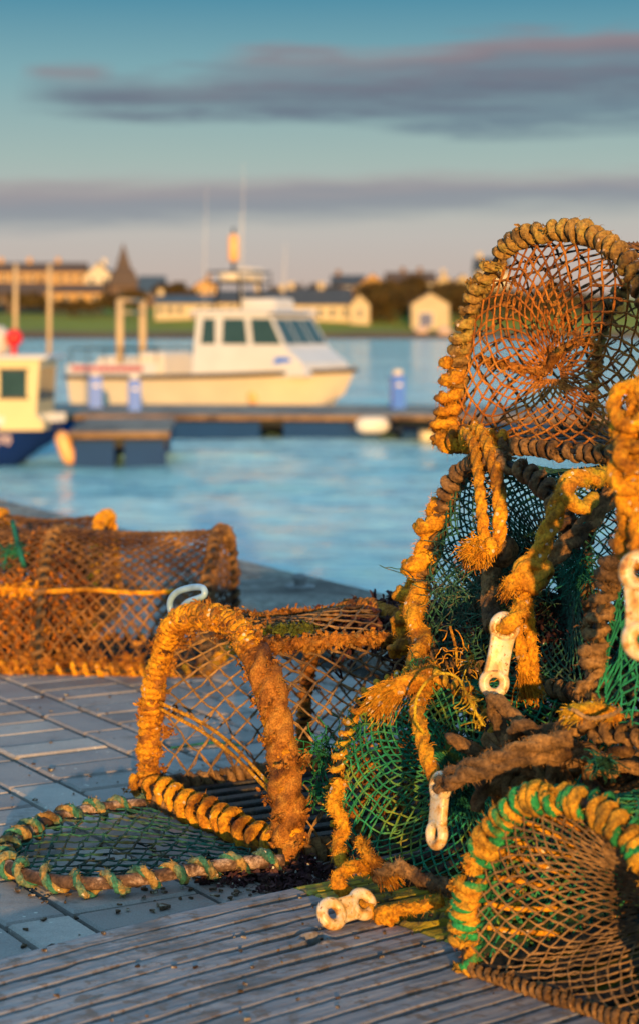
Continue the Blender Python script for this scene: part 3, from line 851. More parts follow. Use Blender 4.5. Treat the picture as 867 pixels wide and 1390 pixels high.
house('gabled_house', 'cream gable end adjoining the cottage right of the boat', HG, 474, 501, 440, 414, 400, 486, 9, MW_cream, MR_slate, gable='front', wins=1, ext=2)
house('hillside_house', 'dark roofed house on the slope above the cream gable end', HG, 450, 494, 396, 388, 374, 570, 10, MW_stone, MR_slate, wins=3, chim=(-.6,), ext=5)
house('gabled_house', 'ochre gable house on the slope, right of a dark roof', HG, 488, 522, 394, 385, 372, 566, 12, MW_orange, MR_slate, gable='front', wins=2, ext=6)
house('hillside_house', 'long dark roofed house on the skyline left of the boat shed', HG, 524, 590, 392, 384, 370, 580, 10, MW_stone, MR_brown, wins=4, chim=(-.3, .4), ext=5)
house('hillside_house', 'small house with pale gable on the skyline over the boat shed', HG, 588, 616, 394, 385, 372, 585, 10, MW_cream, MR_slate, gable='front', wins=1, chim=(.5,), ext=5)
house('gabled_house', 'pale gable house on the skyline right of the boat shed', HG, 614, 642, 394, 385, 373, 575, 12, MW_cream, MR_slate, gable='front', wins=1, ext=5)
house('tall_house', 'tall pale house on the skyline beside the top lobster pot', HG, 646, 690, 400, 368, 350, 560, 12, MW_cream, MR_slate, wins=3, chim=(-.7, .6), ext=5)
house('boat_shed', 'cream boat shed with blue double doors on the green bank', None, 558, 609, 443, 413, 398, 480, 10, MW_cream, MR_slate, gable='front', door=-0.25, garage=1.6, ext=2)['category'] = 'boat shed'

# church
Yc = 575; sc_ = Yc / FP
def zc(py): return HC - (py - HZ) * sc_
ch = thing('church', ((170 - 433.5) * sc_, Yc, zc(418)), R(12), 'dark stone church with tower and pointed spire on the far shore', 'church')
mb = MB(); mb.box((-4.0, 0, -3), (4.0, 8, zc(388) - zc(418))); mb.build('tower', MW_dstone, ch, smooth=False)
mb = MB(); h0 = zc(388) - zc(418); h1 = zc(366) - zc(418); h2 = zc(328) - zc(418)
def ring(hw, z, c=4.0): return [(-hw, c - hw, z), (hw, c - hw, z), (hw, c + hw, z), (-hw, c + hw, z)]
V = ring(4.6, h0) + ring(2.7, h1) + ring(2.1, h1 + 0.4) + [(0, 4, h2)]
for k in range(2):
    mb.add(V[k * 4:k * 4 + 8], [(j, (j + 1) % 4, 4 + (j + 1) % 4, 4 + j) for j in range(4)])
for j in range(4): mb.face([V[8 + j], V[8 + (j + 1) % 4], V[12]])
mb.face(V[0:4][::-1]); mb.build('spire', MR_brown, ch, smooth=False)
mb = MB(); mb.box((-7.5, 7.8, -3), (4.0, 24, h0 * 0.78))
for yy in (7.8, 24): mb.face([(-7.5, yy, h0 * .78), (4, yy, h0 * .78), (-1.75, yy, h0 * 1.35)])
na = mb.build('nave', MW_dstone, ch, smooth=False)
mb = MB()
for xa in (-7.9, 4.4): mb.add([(xa, 7.6, h0 * .74), (xa, 24.2, h0 * .74), (-1.75, 24.2, h0 * 1.4), (-1.75, 7.6, h0 * 1.4), (xa, 7.6, h0 * .78), (xa, 24.2, h0 * .78), (-1.75, 24.2, h0 * 1.44), (-1.75, 7.6, h0 * 1.44)],
                              [(0, 3, 2, 1), (4, 5, 6, 7), (0, 1, 5, 4), (1, 2, 6, 5), (2, 3, 7, 6), (3, 0, 4, 7)])
mb.build('roof', MR_brown, na, smooth=False)
for sx in (-1.3, 1.3):
    mb = MB(); mb.box((sx - .45, -0.06, h0 * .45), (sx + .45, 0.02, h0 * .8)); mb.build('window', M_glass, ch, smooth=False)

# shrubs and low trees between the houses
def crown_bush(px, py_top, py_bot, wpx, Y, label, seed, group='dark shrubs on the far bank'):
    s_ = Y / FP; cx = (px - 433.5) * s_; zb = HC - (py_bot - HZ) * s_; h = (py_bot - py_top) * s_; w = wpx * s_ * 1.35
    rt = thing('shrub', (cx, Y, zb), 0, label, 'shrub', group)
    r1 = np.random.default_rng(seed)
    mb = MB(); n = 900
    C = []
    for k in range(9):
        c = np.array([r1.uniform(-.4, .4) * w, r1.uniform(-.25, .25) * w, h * r1.uniform(.3, .78)]); rad = h * r1.uniform(.2, .34)
        d = r1.normal(0, 1, (n // 9, 3)); d /= np.linalg.norm(d, axis=1, keepdims=True)
        C.append(c + d * rad * np.array([1.5, 1.1, .75]) * r1.uniform(.6, 1.05, (n // 9, 1)))
    clump(mb, np.concatenate(C), 2600, 0.75, 0.28, seed)
    mb.build('crown', M_bush, rt)
    for k in range(3):
        tb = MB(); tube(tb, [(r1.uniform(-.1, .1) * w, 0, -1.5), (r1.uniform(-.2, .2) * w, 0, h * .3), (r1.uniform(-.35, .35) * w, 0, h * .6)], [.22, .16, .08], 6); tb.build('stem', M_bark, rt)
shr = [(560, 372, 405, 70, 545, 'dark shrub mass on the rise behind and above the boat shed'), (505, 378, 420, 50, 540, 'dark shrub mass between the cream gable end and the skyline houses'), (430, 384, 410, 60, 560, 'dark shrub behind the ridge of the cottage right of the boat cabin'), (618, 378, 412, 60, 550, 'dark shrub on the skyline right of the boat shed roof'), (160, 388, 422, 60, 520, 'dark shrub in front of the church tower base'), (232, 382, 405, 34, 560, 'olive tree behind the cottages right of the slate roof'), (246, 386, 404, 30, 566, 'dark shrub behind the left cream cottage'),
       (520, 388, 440, 46, 500, 'dark shrub directly right of the cream gable end'), (548, 384, 432, 44, 515, 'tall dark shrub immediately left of the boat shed'), (590, 388, 420, 60, 530, 'dark shrub mass behind the boat shed roof'),
       (632, 384, 436, 46, 505, 'dark shrub to the right of the boat shed'), (672, 386, 440, 60, 500, 'wide dark shrub behind the top lobster pot'), (20, 396, 422, 70, 515, 'brownish shrub on the bank at the far left edge'), (100, 402, 424, 70, 512, 'brownish shrub below the stone houses, left of the church'),
       (725, 384, 440, 60, 505, 'dark shrub seen through the top lobster pot netting'), (790, 380, 440, 80, 510, 'dark shrub seen through the right half of the top pot'), (365, 390, 408, 50, 560, 'shrub on the skyline behind the boat mast')]
for i, a_ in enumerate(shr): crown_bush(*a_, seed=60 + i)
# pale boulders on the bank
def boulder(px, py, wpx, Y, label, seed):
    s_ = Y / FP; w = wpx * s_
    mb = MB(); th = np.linspace(0, 2 * np.pi, 12, endpoint=False)
    P = np.array([[0, 0, -.6 * w * .3], [0, 0, 0], [0, 0, .2 * w], [0, 0, .36 * w]]); r = np.array([.5, .5, .42, .15]) * w
    tube(mb, P, r, 12, crust=w * .08, cs=1.2 / w, seed=seed)
    o = mb.build('boulder', wall_mat('pink_rock', (0.50, 0.36, 0.29)))
    o.location = ((px - 433.5) * s_, Y, HC - (py - HZ) * s_); tag(o, label, 'boulder', 'boulders on the grassy bank')
boulder(571, 449, 20, 462, 'pale boulder on the grass just below the boat shed door', 1)
boulder(603, 451, 22, 461, 'wider pale boulder right of the one below the shed door', 2)

# ================================================================== PONTOONS AND BOATS
def gel(name, c, rough=0.35, var=0.06): return flat_mat(name, c, rough, var, 1.2)
M_gel = gel('white_gelcoat', (0.62, 0.63, 0.66)); M_navy = gel('navy_blue_paint', (0.008, 0.030, 0.16)); M_bluefl = gel('blue_float_plastic', (0.005, 0.045, 0.16), 0.5)
M_deck = fibre_mat('grey_brown_decking', [(0.3, (0.20, 0.19, 0.18)), (0.6, (0.33, 0.31, 0.30)), (0.75, (0.38, 0.33, 0.29))], 2.0, fine=40, dist=0.01)
M_timber = fibre_mat('brown_timber_fender', [(0.3, (0.16, 0.10, 0.06)), (0.7, (0.34, 0.21, 0.11))], 2.5, fine=30, dist=0.01)
M_under = flat_mat('black_wet_steel', (0.010, 0.014, 0.018), 0.4, 0.2, 2)
for _m in (M_navy, M_bluefl, M_under): [n_ for n_ in _m.node_tree.nodes if n_.type == 'BSDF_PRINCIPLED'][0].inputs['Specular IOR Level'].default_value = 0.08
M_blue = gel('bright_blue_plastic', (0.03, 0.17, 0.75), 0.35); M_whitep = gel('white_plastic', (0.66, 0.62, 0.57), 0.4); M_red = gel('red_plastic', (0.70, 0.015, 0.010), 0.35)
M_rubber = flat_mat('dark_rubber', (0.05, 0.04, 0.04), 0.6); M_winglass = flat_mat('boat_window_glass', (0.03, 0.07, 0.08), 0.08); M_ropeb = flat_mat('pinkish_lettering', (0.45, 0.06, 0.09), 0.5)
M_buff = gel('buff_painted_steel', (0.55, 0.40, 0.22), 0.5); M_buoy = gel('orange_buoy_plastic', (0.80, 0.42, 0.16), 0.4); M_antif = gel('dark_antifouling', (0.10, 0.02, 0.02), 0.6)

def pontoon(name, label, c, yaw, L, wd, zt, seg=3.0, floats=True, floatmat=None):
    rt = thing(name, (c[0], c[1], WZ), yaw, label, 'pontoon', 'floating pontoons')
    mb = MB(); x = -L / 2
    while x < L / 2 - 0.01:
        mb.box((x, -wd / 2, zt - .05), (min(x + .145, L / 2), wd / 2, zt)); x += .157
    mb.build('decking', M_deck, rt, smooth=False)
    for sy in (-1, 1): mb = MB(); mb.box((-L / 2, sy * wd / 2 - (.0 if sy > 0 else .09), zt - .13), (L / 2, sy * wd / 2 + (.09 if sy > 0 else .0), zt - .02)); mb.build('timber_rail', M_timber, rt, smooth=False)
    mb = MB(); mb.box((-L / 2 + .05, -wd / 2 + .06, zt - .34), (L / 2 - .05, wd / 2 - .06, zt - .07)); mb.build('steel_frame', M_under, rt, smooth=False)
    if floats:
        k = int(L / seg)
        for i in range(k):
            xx = -L / 2 + (i + .5) * L / k
            for sy in (-1, 1):
                mb = MB(); mb.box((xx - seg * .42, sy * (wd / 2 - .8) - .75, -.35), (xx + seg * .42, sy * (wd / 2 - .8) + .79, zt - .15), bev=.05)
                mb.build('float', floatmat or M_bluefl, rt, smooth=False)
    return rt
pontoon('pontoon', 'long main pontoon crossing the harbour in front of the white boat', (0.6, 56.4), R(-5), 22.0, 7.0, 0.62)
pontoon('pontoon', 'short blue-sided finger pontoon beside the bow of the navy boat', (-4.35, 44.9), R(3), 2.1, 6.2, 0.78, seg=1.0)
pontoon('pontoon', 'right-hand pontoon arm running past the blue pedestal', (4.9, 51.6), R(-16), 5.5, 2.6, 0.72)

def pedestal(px, pyt, pyb, Y, wpx, label):
    s_ = Y / FP; zb = HC - (pyb - HZ) * s_; h = (pyb - pyt) * s_; w = wpx * s_
    rt = thing('service_pedestal', ((px - 433.5) * s_, Y, zb), 0.2, label, 'pedestal', 'blue service pedestals on the pontoons')
    mb = MB(); mb.box((-w / 2, -w / 2, 0), (w / 2, w / 2, h * .84), bev=.03); mb.build('body', M_blue, rt, smooth=False)
    mb = MB(); tube(mb, [(0, 0, h * .84), (0, 0, h * .87), (0, 0, h * .97), (0, 0, h)], [w * .3, w * .42, w * .42, w * .2], 16); mb.build('lamp_head', M_whitep, rt)
    mb = MB(); mb.box((-w * .62, -w * .62, 0), (w * .62, w * .62, .05)); mb.build('base_plate', M_under, rt, smooth=False)
    mb = MB(); mb.box((-w * .2, -w / 2 - .02, h * .58), (w * .2, -w / 2, h * .66)); mb.build('socket_panel', M_whitep, rt, smooth=False)
pedestal(130, 503, 556, 57.0, 17, 'blue pedestal on the pontoon at the stern of the white boat')
pedestal(183, 508, 560, 56.0, 16, 'brighter blue pedestal, second from the left on the pontoon')
pedestal(539, 501, 557, 57.0, 17, 'blue pedestal right of the white boat bow')

def fender(px, py, Y, L, r, yaw, tilt, m, label, name='fender', grp='fenders hung on the pontoons and boats'):
    s_ = Y / FP
    mb = MB(); P = [(-L / 2, 0, 0), (-L / 2 + r * .3, 0, 0), (-L / 2 + r, 0, 0), (0, 0, 0), (L / 2 - r, 0, 0), (L / 2 - r * .3, 0, 0), (L / 2, 0, 0)]
    tube(mb, P, [r * .3, r * .75, r, r, r, r * .75, r * .3], 20)
    rt = thing(name, ((px - 433.5) * s_, Y, HC - (py - HZ) * s_), yaw, label, 'fender', grp, 0, tilt)
    mb.build('body', m, rt)
    for sx in (-1, 1):
        mb = MB(); a = np.linspace(0, 2 * np.pi, 14, endpoint=False)
        tube(mb, np.stack([sx * (L / 2 + r * .25) + r * .3 * np.cos(a), 0 * a, r * .3 * np.sin(a)], 1), r * .1, 6, closed=True); mb.build('eyelet', M_rubber, rt)
    return rt
fender(505, 577, 52.5, 0.90, .22, .1, 0, M_whitep, 'large white cylindrical fender lying on the right pontoon edge')
fender(464, 594, 53.4, 0.62, .15, .0, .15, M_whitep, 'small greyish fender low against the pontoon near the water')
fender(580, 594, 52.6, 0.95, .24, 0, R(88), M_whitep, 'upright white fender at the pontoon end beside the lobster pots')
fender(90, 608, 42.0, 0.72, .17, 0, R(70), M_buoy, 'long orange fender hanging at the bow of the navy boat')

def loft_hull(L, B, zs, zb, keel=-0.5, bowp=2.2, m=40, stern_w=.86):
    """x from stern (0) to bow (L); returns rings of section points"""
    rings = []
    for i in range(m + 1):
        s_ = i / m
        k = max(0, (s_ - .42) / .58)
        b = B / 2 * (stern_w + (1 - stern_w) * min(1, s_ / .35)) * (1 - k ** bowp)
        zg = zs + (zb - zs) * s_ ** 2
        zk = keel * (1 - k ** 3) + (zg * .75) * max(0, k - .8) / .2 * 0.6
        x = s_ * L
        rake = .10 * L * k ** 2
        pts = []
        for t, bb, zz, rk in ((0, 0, zk, -.5), (1, .62, zk * .35, -.3), (2, .80 - .12 * k, .18 + zk * .1, -.1), (3, .90, zg * .5, .35), (4, 1.0, zg, 1)):
            pts.append((x - rake * (1 - (rk + .5) / 1.5) , b * bb, max(zz, zk)))
        rings.append(pts[::-1] + [(p[0], -p[1], p[2]) for p in pts[1:]])
    return rings
def hull_mesh(rings):
    mb = MB(); V = np.array(rings); n, k = V.shape[:2]; q = []
    for i in range(n - 1):
        for j in range(k - 1): q.append((i * k + j, i * k + j + 1, (i + 1) * k + j + 1, (i + 1) * k + j))
    mb.add(V, q); mb.face(V[0]); return mb
def prism(mb, prof, y0, y1, taper=0.0, zt=None):
    """side profile (x,z) extruded across the beam, sides leaning in by taper at the top"""
    z0 = min(p[1] for p in prof); z1 = max(p[1] for p in prof)
    def yy(y, z): return y * (1 - taper * (z - z0) / (z1 - z0))
    a = [(x, yy(y0, z), z) for x, z in prof]; b = [(x, yy(y1, z), z) for x, z in prof]; n = len(prof)
    mb.face(a[::-1]); mb.face(b)
    for i in range(n): mb.face([a[i], a[(i + 1) % n], b[(i + 1) % n], b[i]])

# --- white launch with wheelhouse
Yb = 64.5
yaw = R(-30)
boat = thing('motor_boat', ((96 - 433.5) / FP * Yb + .5, Yb + 2.2, WZ), yaw, 'white cabin launch with tall stern gantry and radar mast, moored behind the pontoon', 'boat', 'boats in the harbour')
Lb, Bb = 10.0, 3.5
rg = loft_hull(Lb, Bb, 1.42, 1.72, -0.6, 4.0)
hull_mesh(rg).build('hull', gel('sun_tinted_hull_gelcoat', (0.66, 0.56, 0.40)), boat)  # golden sun glow tinted evenly into the white hull's colour
for side in (0, -1):
    mb = MB(); P = np.array([r_[side] for r_ in rg]); P[:, 2] -= .09; P[:, 1] *= 1.02; tube(mb, P, .075, 8); mb.build('rubbing_strake', M_rubber, boat)
mb = MB(); P = np.array([[r_[0], r_[-1]] for r_ in rg]); P[:, :, 2] -= .10
mb.add(P.reshape(-1, 3), [(i * 2, i * 2 + 1, i * 2 + 3, i * 2 + 2) for i in range(len(rg) - 1)]); mb.build('deck', M_gel, boat)
mb = MB()                                   # raised bulwark round the stern deck
for sy in (0, -1):
    P = np.array([r_[sy] for r_ in rg]); sel = P[P[:, 0] < 3.9]
    n = len(sel); inn = sel * np.array([1, .95, 1]); up = np.array([0, 0, .34])
    V = np.concatenate([sel - [0, 0, .02], sel + up, inn + up, inn - [0, 0, .02]]); q = []
    for i in range(n - 1):
        for k_ in range(4): q.append((k_ * n + i, k_ * n + i + 1, ((k_ + 1) % 4) * n + i + 1, ((k_ + 1) % 4) * n + i))
    mb.add(V, q)
mb.box((0, -Bb / 2 * .84, 1.3), (.10, Bb / 2 * .84, 1.70))
bw = mb.build('bulwark', M_gel, boat, smooth=False)
mb = MB(); Pp = np.array([r_[-1] for r_ in rg]); sel = Pp[(Pp[:, 0] < 3.4) & (Pp[:, 0] > .2)]
for i in range(len(sel) - 1):
    if i % 2 == 1 and i > 3: pass
    a_, b_ = sel[i], sel[i + 1]; o_ = np.array([0, -.012, 0]); f = .18
    mb.face([a_ + o_ + [0, 0, .10], a_ * (1 - .08) + b_ * .08 + o_ + [0, 0, .10] + (b_ - a_) * .84, a_ + (b_ - a_) * .92 + o_ + [0, 0, .26], a_ + o_ + [0, 0, .26]])
mb.build('lettering_stripe', M_ropeb, bw, smooth=False)
# wheelhouse
CAB = 0.95
mb = MB(); prof = [(3.9, 1.3), (8.1, 1.45), (7.95, 1.85), (7.35, 2.30), (6.75, 3.30), (6.45, 3.42), (4.15, 3.42), (4.0, 3.3)]
prism(mb, prof, -1.42, 1.42, .14)
wh = mb.build('wheelhouse', M_gel, boat, smooth=False); wh.location.x = CAB
mb = MB(); prism(mb, [(3.75, 3.40), (6.95, 3.40), (6.85, 3.50), (3.85, 3.50)], -1.34, 1.34, 0.04); mb.build('roof', M_gel, wh, smooth=False)
def wside(z, y=1.42): return y * (1 - .14 * (z - 1.3) / 2.12)
for sy in (-1, 1):
    for (xa, xb, xc, xd) in ((4.2, 4.75, 4.7, 4.25), (5.0, 5.95, 5.80, 5.0), (6.15, 7.18, 6.72, 6.0)):
        mb = MB(); zl, zh = 2.42, 3.22
        for off in (0.012,):
            a = [(xa, sy * (wside(zl) + off), zl), (xb, sy * (wside(zl) + off), zl), (xc, sy * (wside(zh) + off), zh), (xd, sy * (wside(zh) + off), zh)]
        b2 = [(p[0], p[1] - sy * .03, p[2]) for p in a]
        mb.add(a + b2, [(0, 1, 2, 3), (7, 6, 5, 4), (0, 4, 5, 1), (1, 5, 6, 2), (2, 6, 7, 3), (3, 7, 4, 0)]); wi = mb.build('window', M_winglass, wh, smooth=False)
def front(u, s_, off=.012):   # u across, s_ up the raked front
    x = 7.35 + (6.75 - 7.35) * s_; z = 2.30 + 1.0 * s_; hw = wside(z)
    return (x + off, u * hw, z + off * .5)
for (ua_, ub_) in ((-.93, -.36), (-.30, .30), (.36, .93)):
    mb = MB(); a = [front(ua_, .12), front(ub_, .12), front(ub_ * .98, .90), front(ua_ * .98, .90)]; b2 = [(p[0] - .03, p[1], p[2]) for p in a]
    mb.add(a + b2, [(0, 1, 2, 3), (7, 6, 5, 4), (0, 4, 5, 1), (1, 5, 6, 2), (2, 6, 7, 3), (3, 7, 4, 0)]); mb.build('windscreen', M_winglass, wh, smooth=False)
mb = MB(); a = [(6.9, -1.335, 1.80), (7.6, -1.30, 1.90), (7.45, -1.30, 2.03), (7.0, -1.32, 2.02)]
mb.face([(x_, -wside(z_) - .012, z_) for x_, _, z_ in a]); mb.build('blue_emblem', M_blue, wh, smooth=False)
# roof gear: box, radar platform, radome, mast, whips
mb = MB(); mb.box((5.2, -.55, 3.5), (6.5, .55, 3.86), bev=.06); mb.build('roof_locker', M_gel, boat, smooth=False).location.x = CAB
mb = MB()
for (x_, y_) in ((4.35, -.75), (4.35, .75), (5.3, -.7), (5.3, .7)): tube(mb, [(x_, y_, 3.48), (4.8 + (x_ - 4.8) * .8, y_ * .85, 4.35)], .045, 8)
mb.box((4.2, -.95, 4.33), (5.45, .95, 4.40)); tube(mb, [(4.25, -.95, 4.7), (4.25, .95, 4.7)], .03, 8); tube(mb, [(5.4, -.95, 4.7), (5.4, .95, 4.7)], .03, 8)
for y_ in (-.95, .95): tube(mb, [(4.25, y_, 4.38), (4.25, y_, 4.7), (5.4, y_, 4.7), (5.4, y_, 4.38)], .03, 8)
mp = mb.build('radar_platform', M_under, boat, smooth=False); mp.location.x = CAB
mb = MB(); tube(mb, [(4.85, -.45, 4.40), (4.85, -.45, 4.46), (4.85, -.45, 4.66), (4.85, -.45, 4.74)], [.36, .48, .48, .30], 24); mb.build('radome', M_whitep, mp)
mb = MB(); mb.box((4.6, .15, 4.40), (5.2, .85, 4.85), bev=.06); mb.build('life_raft', M_whitep, mp, smooth=False)
mb = MB(); tube(mb, [(4.5, .15, 4.40), (4.5, .15, 5.25), (4.5, .15, 6.15)], [.06, .05, .04], 8); mb.build('mast', M_under, boat).location.x = CAB
mb = MB(); tube(mb, [(4.5, .15, 5.05), (4.5, .15, 5.1), (4.5, .15, 5.88), (4.5, .15, 5.95)], [.1, .17, .17, .06], 16); mb.build('mast_lamp', M_buoy, boat).location.x = CAB
for (x_, y_, h_, r_) in ((5.6, -1.1, 4.6, .014), (4.2, -1.1, 3.9, .011), (4.1, 1.1, 3.2, .018), (5.8, 1.1, 2.2, .015)):
    mb = MB(); tube(mb, [(x_, y_, 3.48), (x_ + .02, y_, 3.48 + h_ * .5), (x_ + .08, y_, 3.48 + h_)], [r_, r_ * .8, r_ * .4], 6); mb.build('whip_aerial', M_whitep, boat).location.x = CAB
# gantry
for (x_, y_) in ((1.15, -1.25), (2.55, -1.25)):
    pass
gz = 3.85
mb = MB()
tube(mb, [(2.05, -1.35, 1.35), (2.05, -1.35, gz)], .12, 10)
gA = mb.build('gantry_post', M_buff, boat)
mb = MB(); tube(mb, [(1.3, 1.0, 1.35), (1.3, 1.0, gz)], .12, 10); mb.build('gantry_post', M_buff, boat)
mb = MB(); tube(mb, [(1.3, 1.0, gz - .02), (2.05, -1.35, gz - .02)], .06, 8); tube(mb, [(1.3, 1.0, gz - .42), (2.05, -1.35, gz - .42)], .045, 8); mb.build('gantry_bar', M_buff, boat)
mb = MB(); P = []
for x_ in np.linspace(.2, 3.6, 6):
    for sy in (-1, 1): tube(mb, [(x_, sy * 1.52, 1.65), (x_, sy * 1.52, 2.25)], .02, 6)
for sy in (-1, 1): tube(mb, [(.2, sy * 1.52, 2.25), (3.6, sy * 1.52, 2.25)], .022, 6)
tube(mb, [(.2, -1.52, 2.25), (.2, 1.52, 2.25)], .022, 6)
mb.build('guard_rail', M_under, boat)
for (x0_, y0_, x1_, y1_, z1_) in ((.6, -.6, 1.5, .5, 2.0), (2.4, -.9, 3.5, .7, 2.15)):
    mb = MB(); mb.box((x0_, y0_, 1.3), (x1_, y1_, z1_), bev=.12); mb.build('deck_locker', M_whitep, boat, smooth=False)
fender(343, 540, Yb - 2.6, 0.42, .17, 0, R(85), M_buoy, 'round orange fender against the side of the white launch')

# --- navy boat at the left edge
Yl = 43.0; sl_ = Yl / FP
def XL(px): return (px - 433.5) * sl_
nb_ = thing('fishing_boat', (XL(92) - 6.9, Yl + .35, WZ), R(-4), 'navy blue hulled fishing boat with cream wheelhouse at the left edge', 'boat', 'boats in the harbour')
rg = loft_hull(6.9, 2.4, .80, .98, -.35, 4.5)
hull_mesh(rg).build('hull', M_navy, nb_)
mb = MB()
for sy in (0, -1):
    P = np.array([r_[sy] for r_ in rg]); n = len(P); inn = P * np.array([1, .93, 1]); up = np.array([0, 0, .16]); P2 = P * np.array([1, 1.01, 1])
    V = np.concatenate([P2 - [0, 0, .03], P2 + up, inn + up, inn - [0, 0, .03]]); q = []
    for i in range(n - 1):
        for k_ in range(4): q.append((k_ * n + i, k_ * n + i + 1, ((k_ + 1) % 4) * n + i + 1, ((k_ + 1) % 4) * n + i))
    mb.add(V, q)
mb.build('gunwale', M_gel, nb_, smooth=False)
mb = MB(); P = np.array([[r_[0], r_[-1]] for r_ in rg]); P[:, :, 2] -= .05
mb.add(P.reshape(-1, 3), [(i * 2, i * 2 + 1, i * 2 + 3, i * 2 + 2) for i in range(len(rg) - 1)]); mb.build('deck', M_gel, nb_)
mb = MB(); prism(mb, [(3.4, .75), (6.62, .80), (6.60, 1.0), (6.45, 1.12), (6.52, 2.28), (3.4, 2.28)], -.95, .95, .06)
wh = mb.build('wheelhouse', gel('cream_paint', (0.66, 0.54, 0.30)), nb_, smooth=False)
mb = MB(); mb.box((3.2, -1.0, 2.28), (6.70, 1.0, 2.38), bev=.03); mb.build('roof', M_gel, wh, smooth=False)
for (xa, xb) in ((4.0, 4.75), (4.95, 5.55), (5.68, 6.25)):
    mb = MB(); mb.box((xa, -.93, 1.50), (xb, -.915, 2.05)); wo_ = mb.build('window', M_winglass, wh, smooth=False)
    mb = MB(); mb.box((xa - .04, -.945, 1.45), (xb + .04, -.92, 1.50)); mb.box((xa - .04, -.945, 2.05), (xb + .04, -.92, 2.10)); mb.build('frame', M_rubber, wo_, smooth=False)
for (ya, yb) in ((-.82, -.05), (.05, .82)):
    mb = MB(); mb.face([(6.485, ya * .95, 1.42), (6.485, yb * .95, 1.42), (6.525, yb * .95, 2.1), (6.525, ya * .95, 2.1)]); mb.build('windscreen', M_winglass, wh, smooth=False)
mb = MB(); tube(mb, [(5.2, 0, 2.38), (5.2, 0, 2.42), (5.2, 0, 2.80), (5.2, 0, 2.98), (5.2, 0, 3.02)], [.2, .52, .50, .35, .1], 20); mb.build('canister', M_whitep, nb_)
mb = MB(); a = np.linspace(0, np.pi, 14); P = np.stack([5.84 + 0 * a, 0 * a - .3, 2.74 - .19 * np.cos(a)], 1); tube(mb, P, np.maximum(.02, .19 * np.sin(a)), 18); mb.build('mooring_ball', M_red, nb_)
mb = MB(); tube(mb, [(5.84, -.3, 2.38), (5.84, -.3, 2.54)], .06, 8); mb.build('ball_bracket', M_red, nb_)
for (px_, py_) in ((17, 358), (64, 358)):
    x_ = XL(px_) - (XL(92) - 6.9); zt = HC - (py_ - HZ) * sl_ - WZ
    mb = MB(); tube(mb, [(x_, .4, 2.36), (x_ + .01, .4, zt)], [.055, .045], 8); mb.build('mast', M_buff, nb_)
fc = bpy.data.curves.new('registration', 'FONT'); fc.body = 'WN870'; fc.size = .28; fc.extrude = .004
ft = bpy.data.objects.new('registration', fc); COL.objects.link(ft)
me_ = bpy.data.meshes.new_from_object(ft.evaluated_get(bpy.context.evaluated_depsgraph_get()))
bpy.data.objects.remove(ft); me_.materials.clear(); me_.materials.append(flat_mat('pinkish_white_lettering', (.8, .6, .6), .5))
fo = bpy.data.objects.new('registration', me_); COL.objects.link(fo); fo.parent = nb_
fo.location = (5.0, -1.06, .50); fo.rotation_euler = (R(80), 0, R(5.5))

# ================================================================== ON THE QUAY
# ribbed board under the pots, grey with a yellow painted end
bo = np.array([-0.368, 2.47]); bd = np.array([0.334, 0.27]); bd /= np.linalg.norm(bd); bn = np.array([bd[1], -bd[0]])
byaw = math.atan2(bd[1], bd[0])
def ribbed(x0, x1, root, name, m, holes, seed):
    st = 0.005; nx = int((x1 - x0) / st) + 1; ny = int(1.05 / .0024) + 1
    X, Yv = np.meshgrid(np.linspace(x0, x1, nx), np.linspace(0, -1.05, ny), indexing='ij')
    bend = 0.018 * np.sin((X + .05) * 4.2) + 0.0025 * vnoise(np.stack([X, Yv * .3, X * 0], -1), 9, seed)
    ph = (Yv) / 0.043
    fr = ph - np.floor(ph)
    gw = 0.11 + 0.07 * vnoise(np.stack([X, Yv * 3, X * 0], -1), 7, seed + 3)
    g = np.clip((gw - np.abs(fr - 0.5)) * 24, 0, 1)
    H = 0.030 - 0.007 * g + 0.0012 * fbm(np.stack([X, Yv * 3, X * 0], -1), 30, seed)
    edge = np.clip((-Yv) / 0.02, 0, 1); H = H * edge + 0.004 * (1 - edge)
    for (hx, hy, r1_) in holes:
        d = np.sqrt(((X - hx)) ** 2 + ((Yv - hy)) ** 2) / r1_
        k = np.clip((1.08 - d) * 6, 0, 1); H = H - k * 0.022; g = np.maximum(g, k)
        H = H + 0.004 * np.exp(-((d - 1.25) * 6) ** 2)
    V = np.stack([X, Yv + bend, H], -1)
    if name == 'painted_panel': V[0, :, 0] += 0.012 * vnoise(V[0] * [0, 1, 0], 14, 2); V[0, :, 2] -= .004
    i, j = np.meshgrid(np.arange(nx - 1), np.arange(ny - 1), indexing='ij')
    q = np.stack([i * ny + j, i * ny + j + 1, (i + 1) * ny + j + 1, (i + 1) * ny + j], -1).reshape(-1, 4)
    mb = MB(); mb.add(V, q)
    c = mb.c
    # skirt so that the board has thickness
    for (idx) in ([k for k in range(ny)], [(nx - 1) * ny + k for k in range(ny)][::-1], [k * ny for k in range(nx)][::-1], [k * ny + ny - 1 for k in range(nx)]):
        P = V.reshape(-1, 3)[idx]; B_ = P.copy(); B_[:, 2] = 0.0005; n = len(P)
        mb.add(np.concatenate([P, B_]), [(k, n + k, n + k + 1, k + 1) for k in range(n - 1)])
    at = np.concatenate([g.ravel(), np.zeros(mb.c - c)])
    return mb.build(name, m, root, smooth=True, attr=('groove', at))
br = thing('ribbed_board', (bo[0], bo[1], 0.002), byaw, 'long ribbed grey board with a worn yellow painted end under the lobster pots', 'board')
XS = 0.418
ribbed(-0.75, XS, br, 'grey_panel', M_board, [(0.300, -0.225, 0.016)], 1)
ribbed(XS + 0.003, 1.35, br, 'painted_panel', M_yboard, [(0.462, -0.235, 0.026)], 4)

PG = 'rope-wrapped lobster pots on the quay'
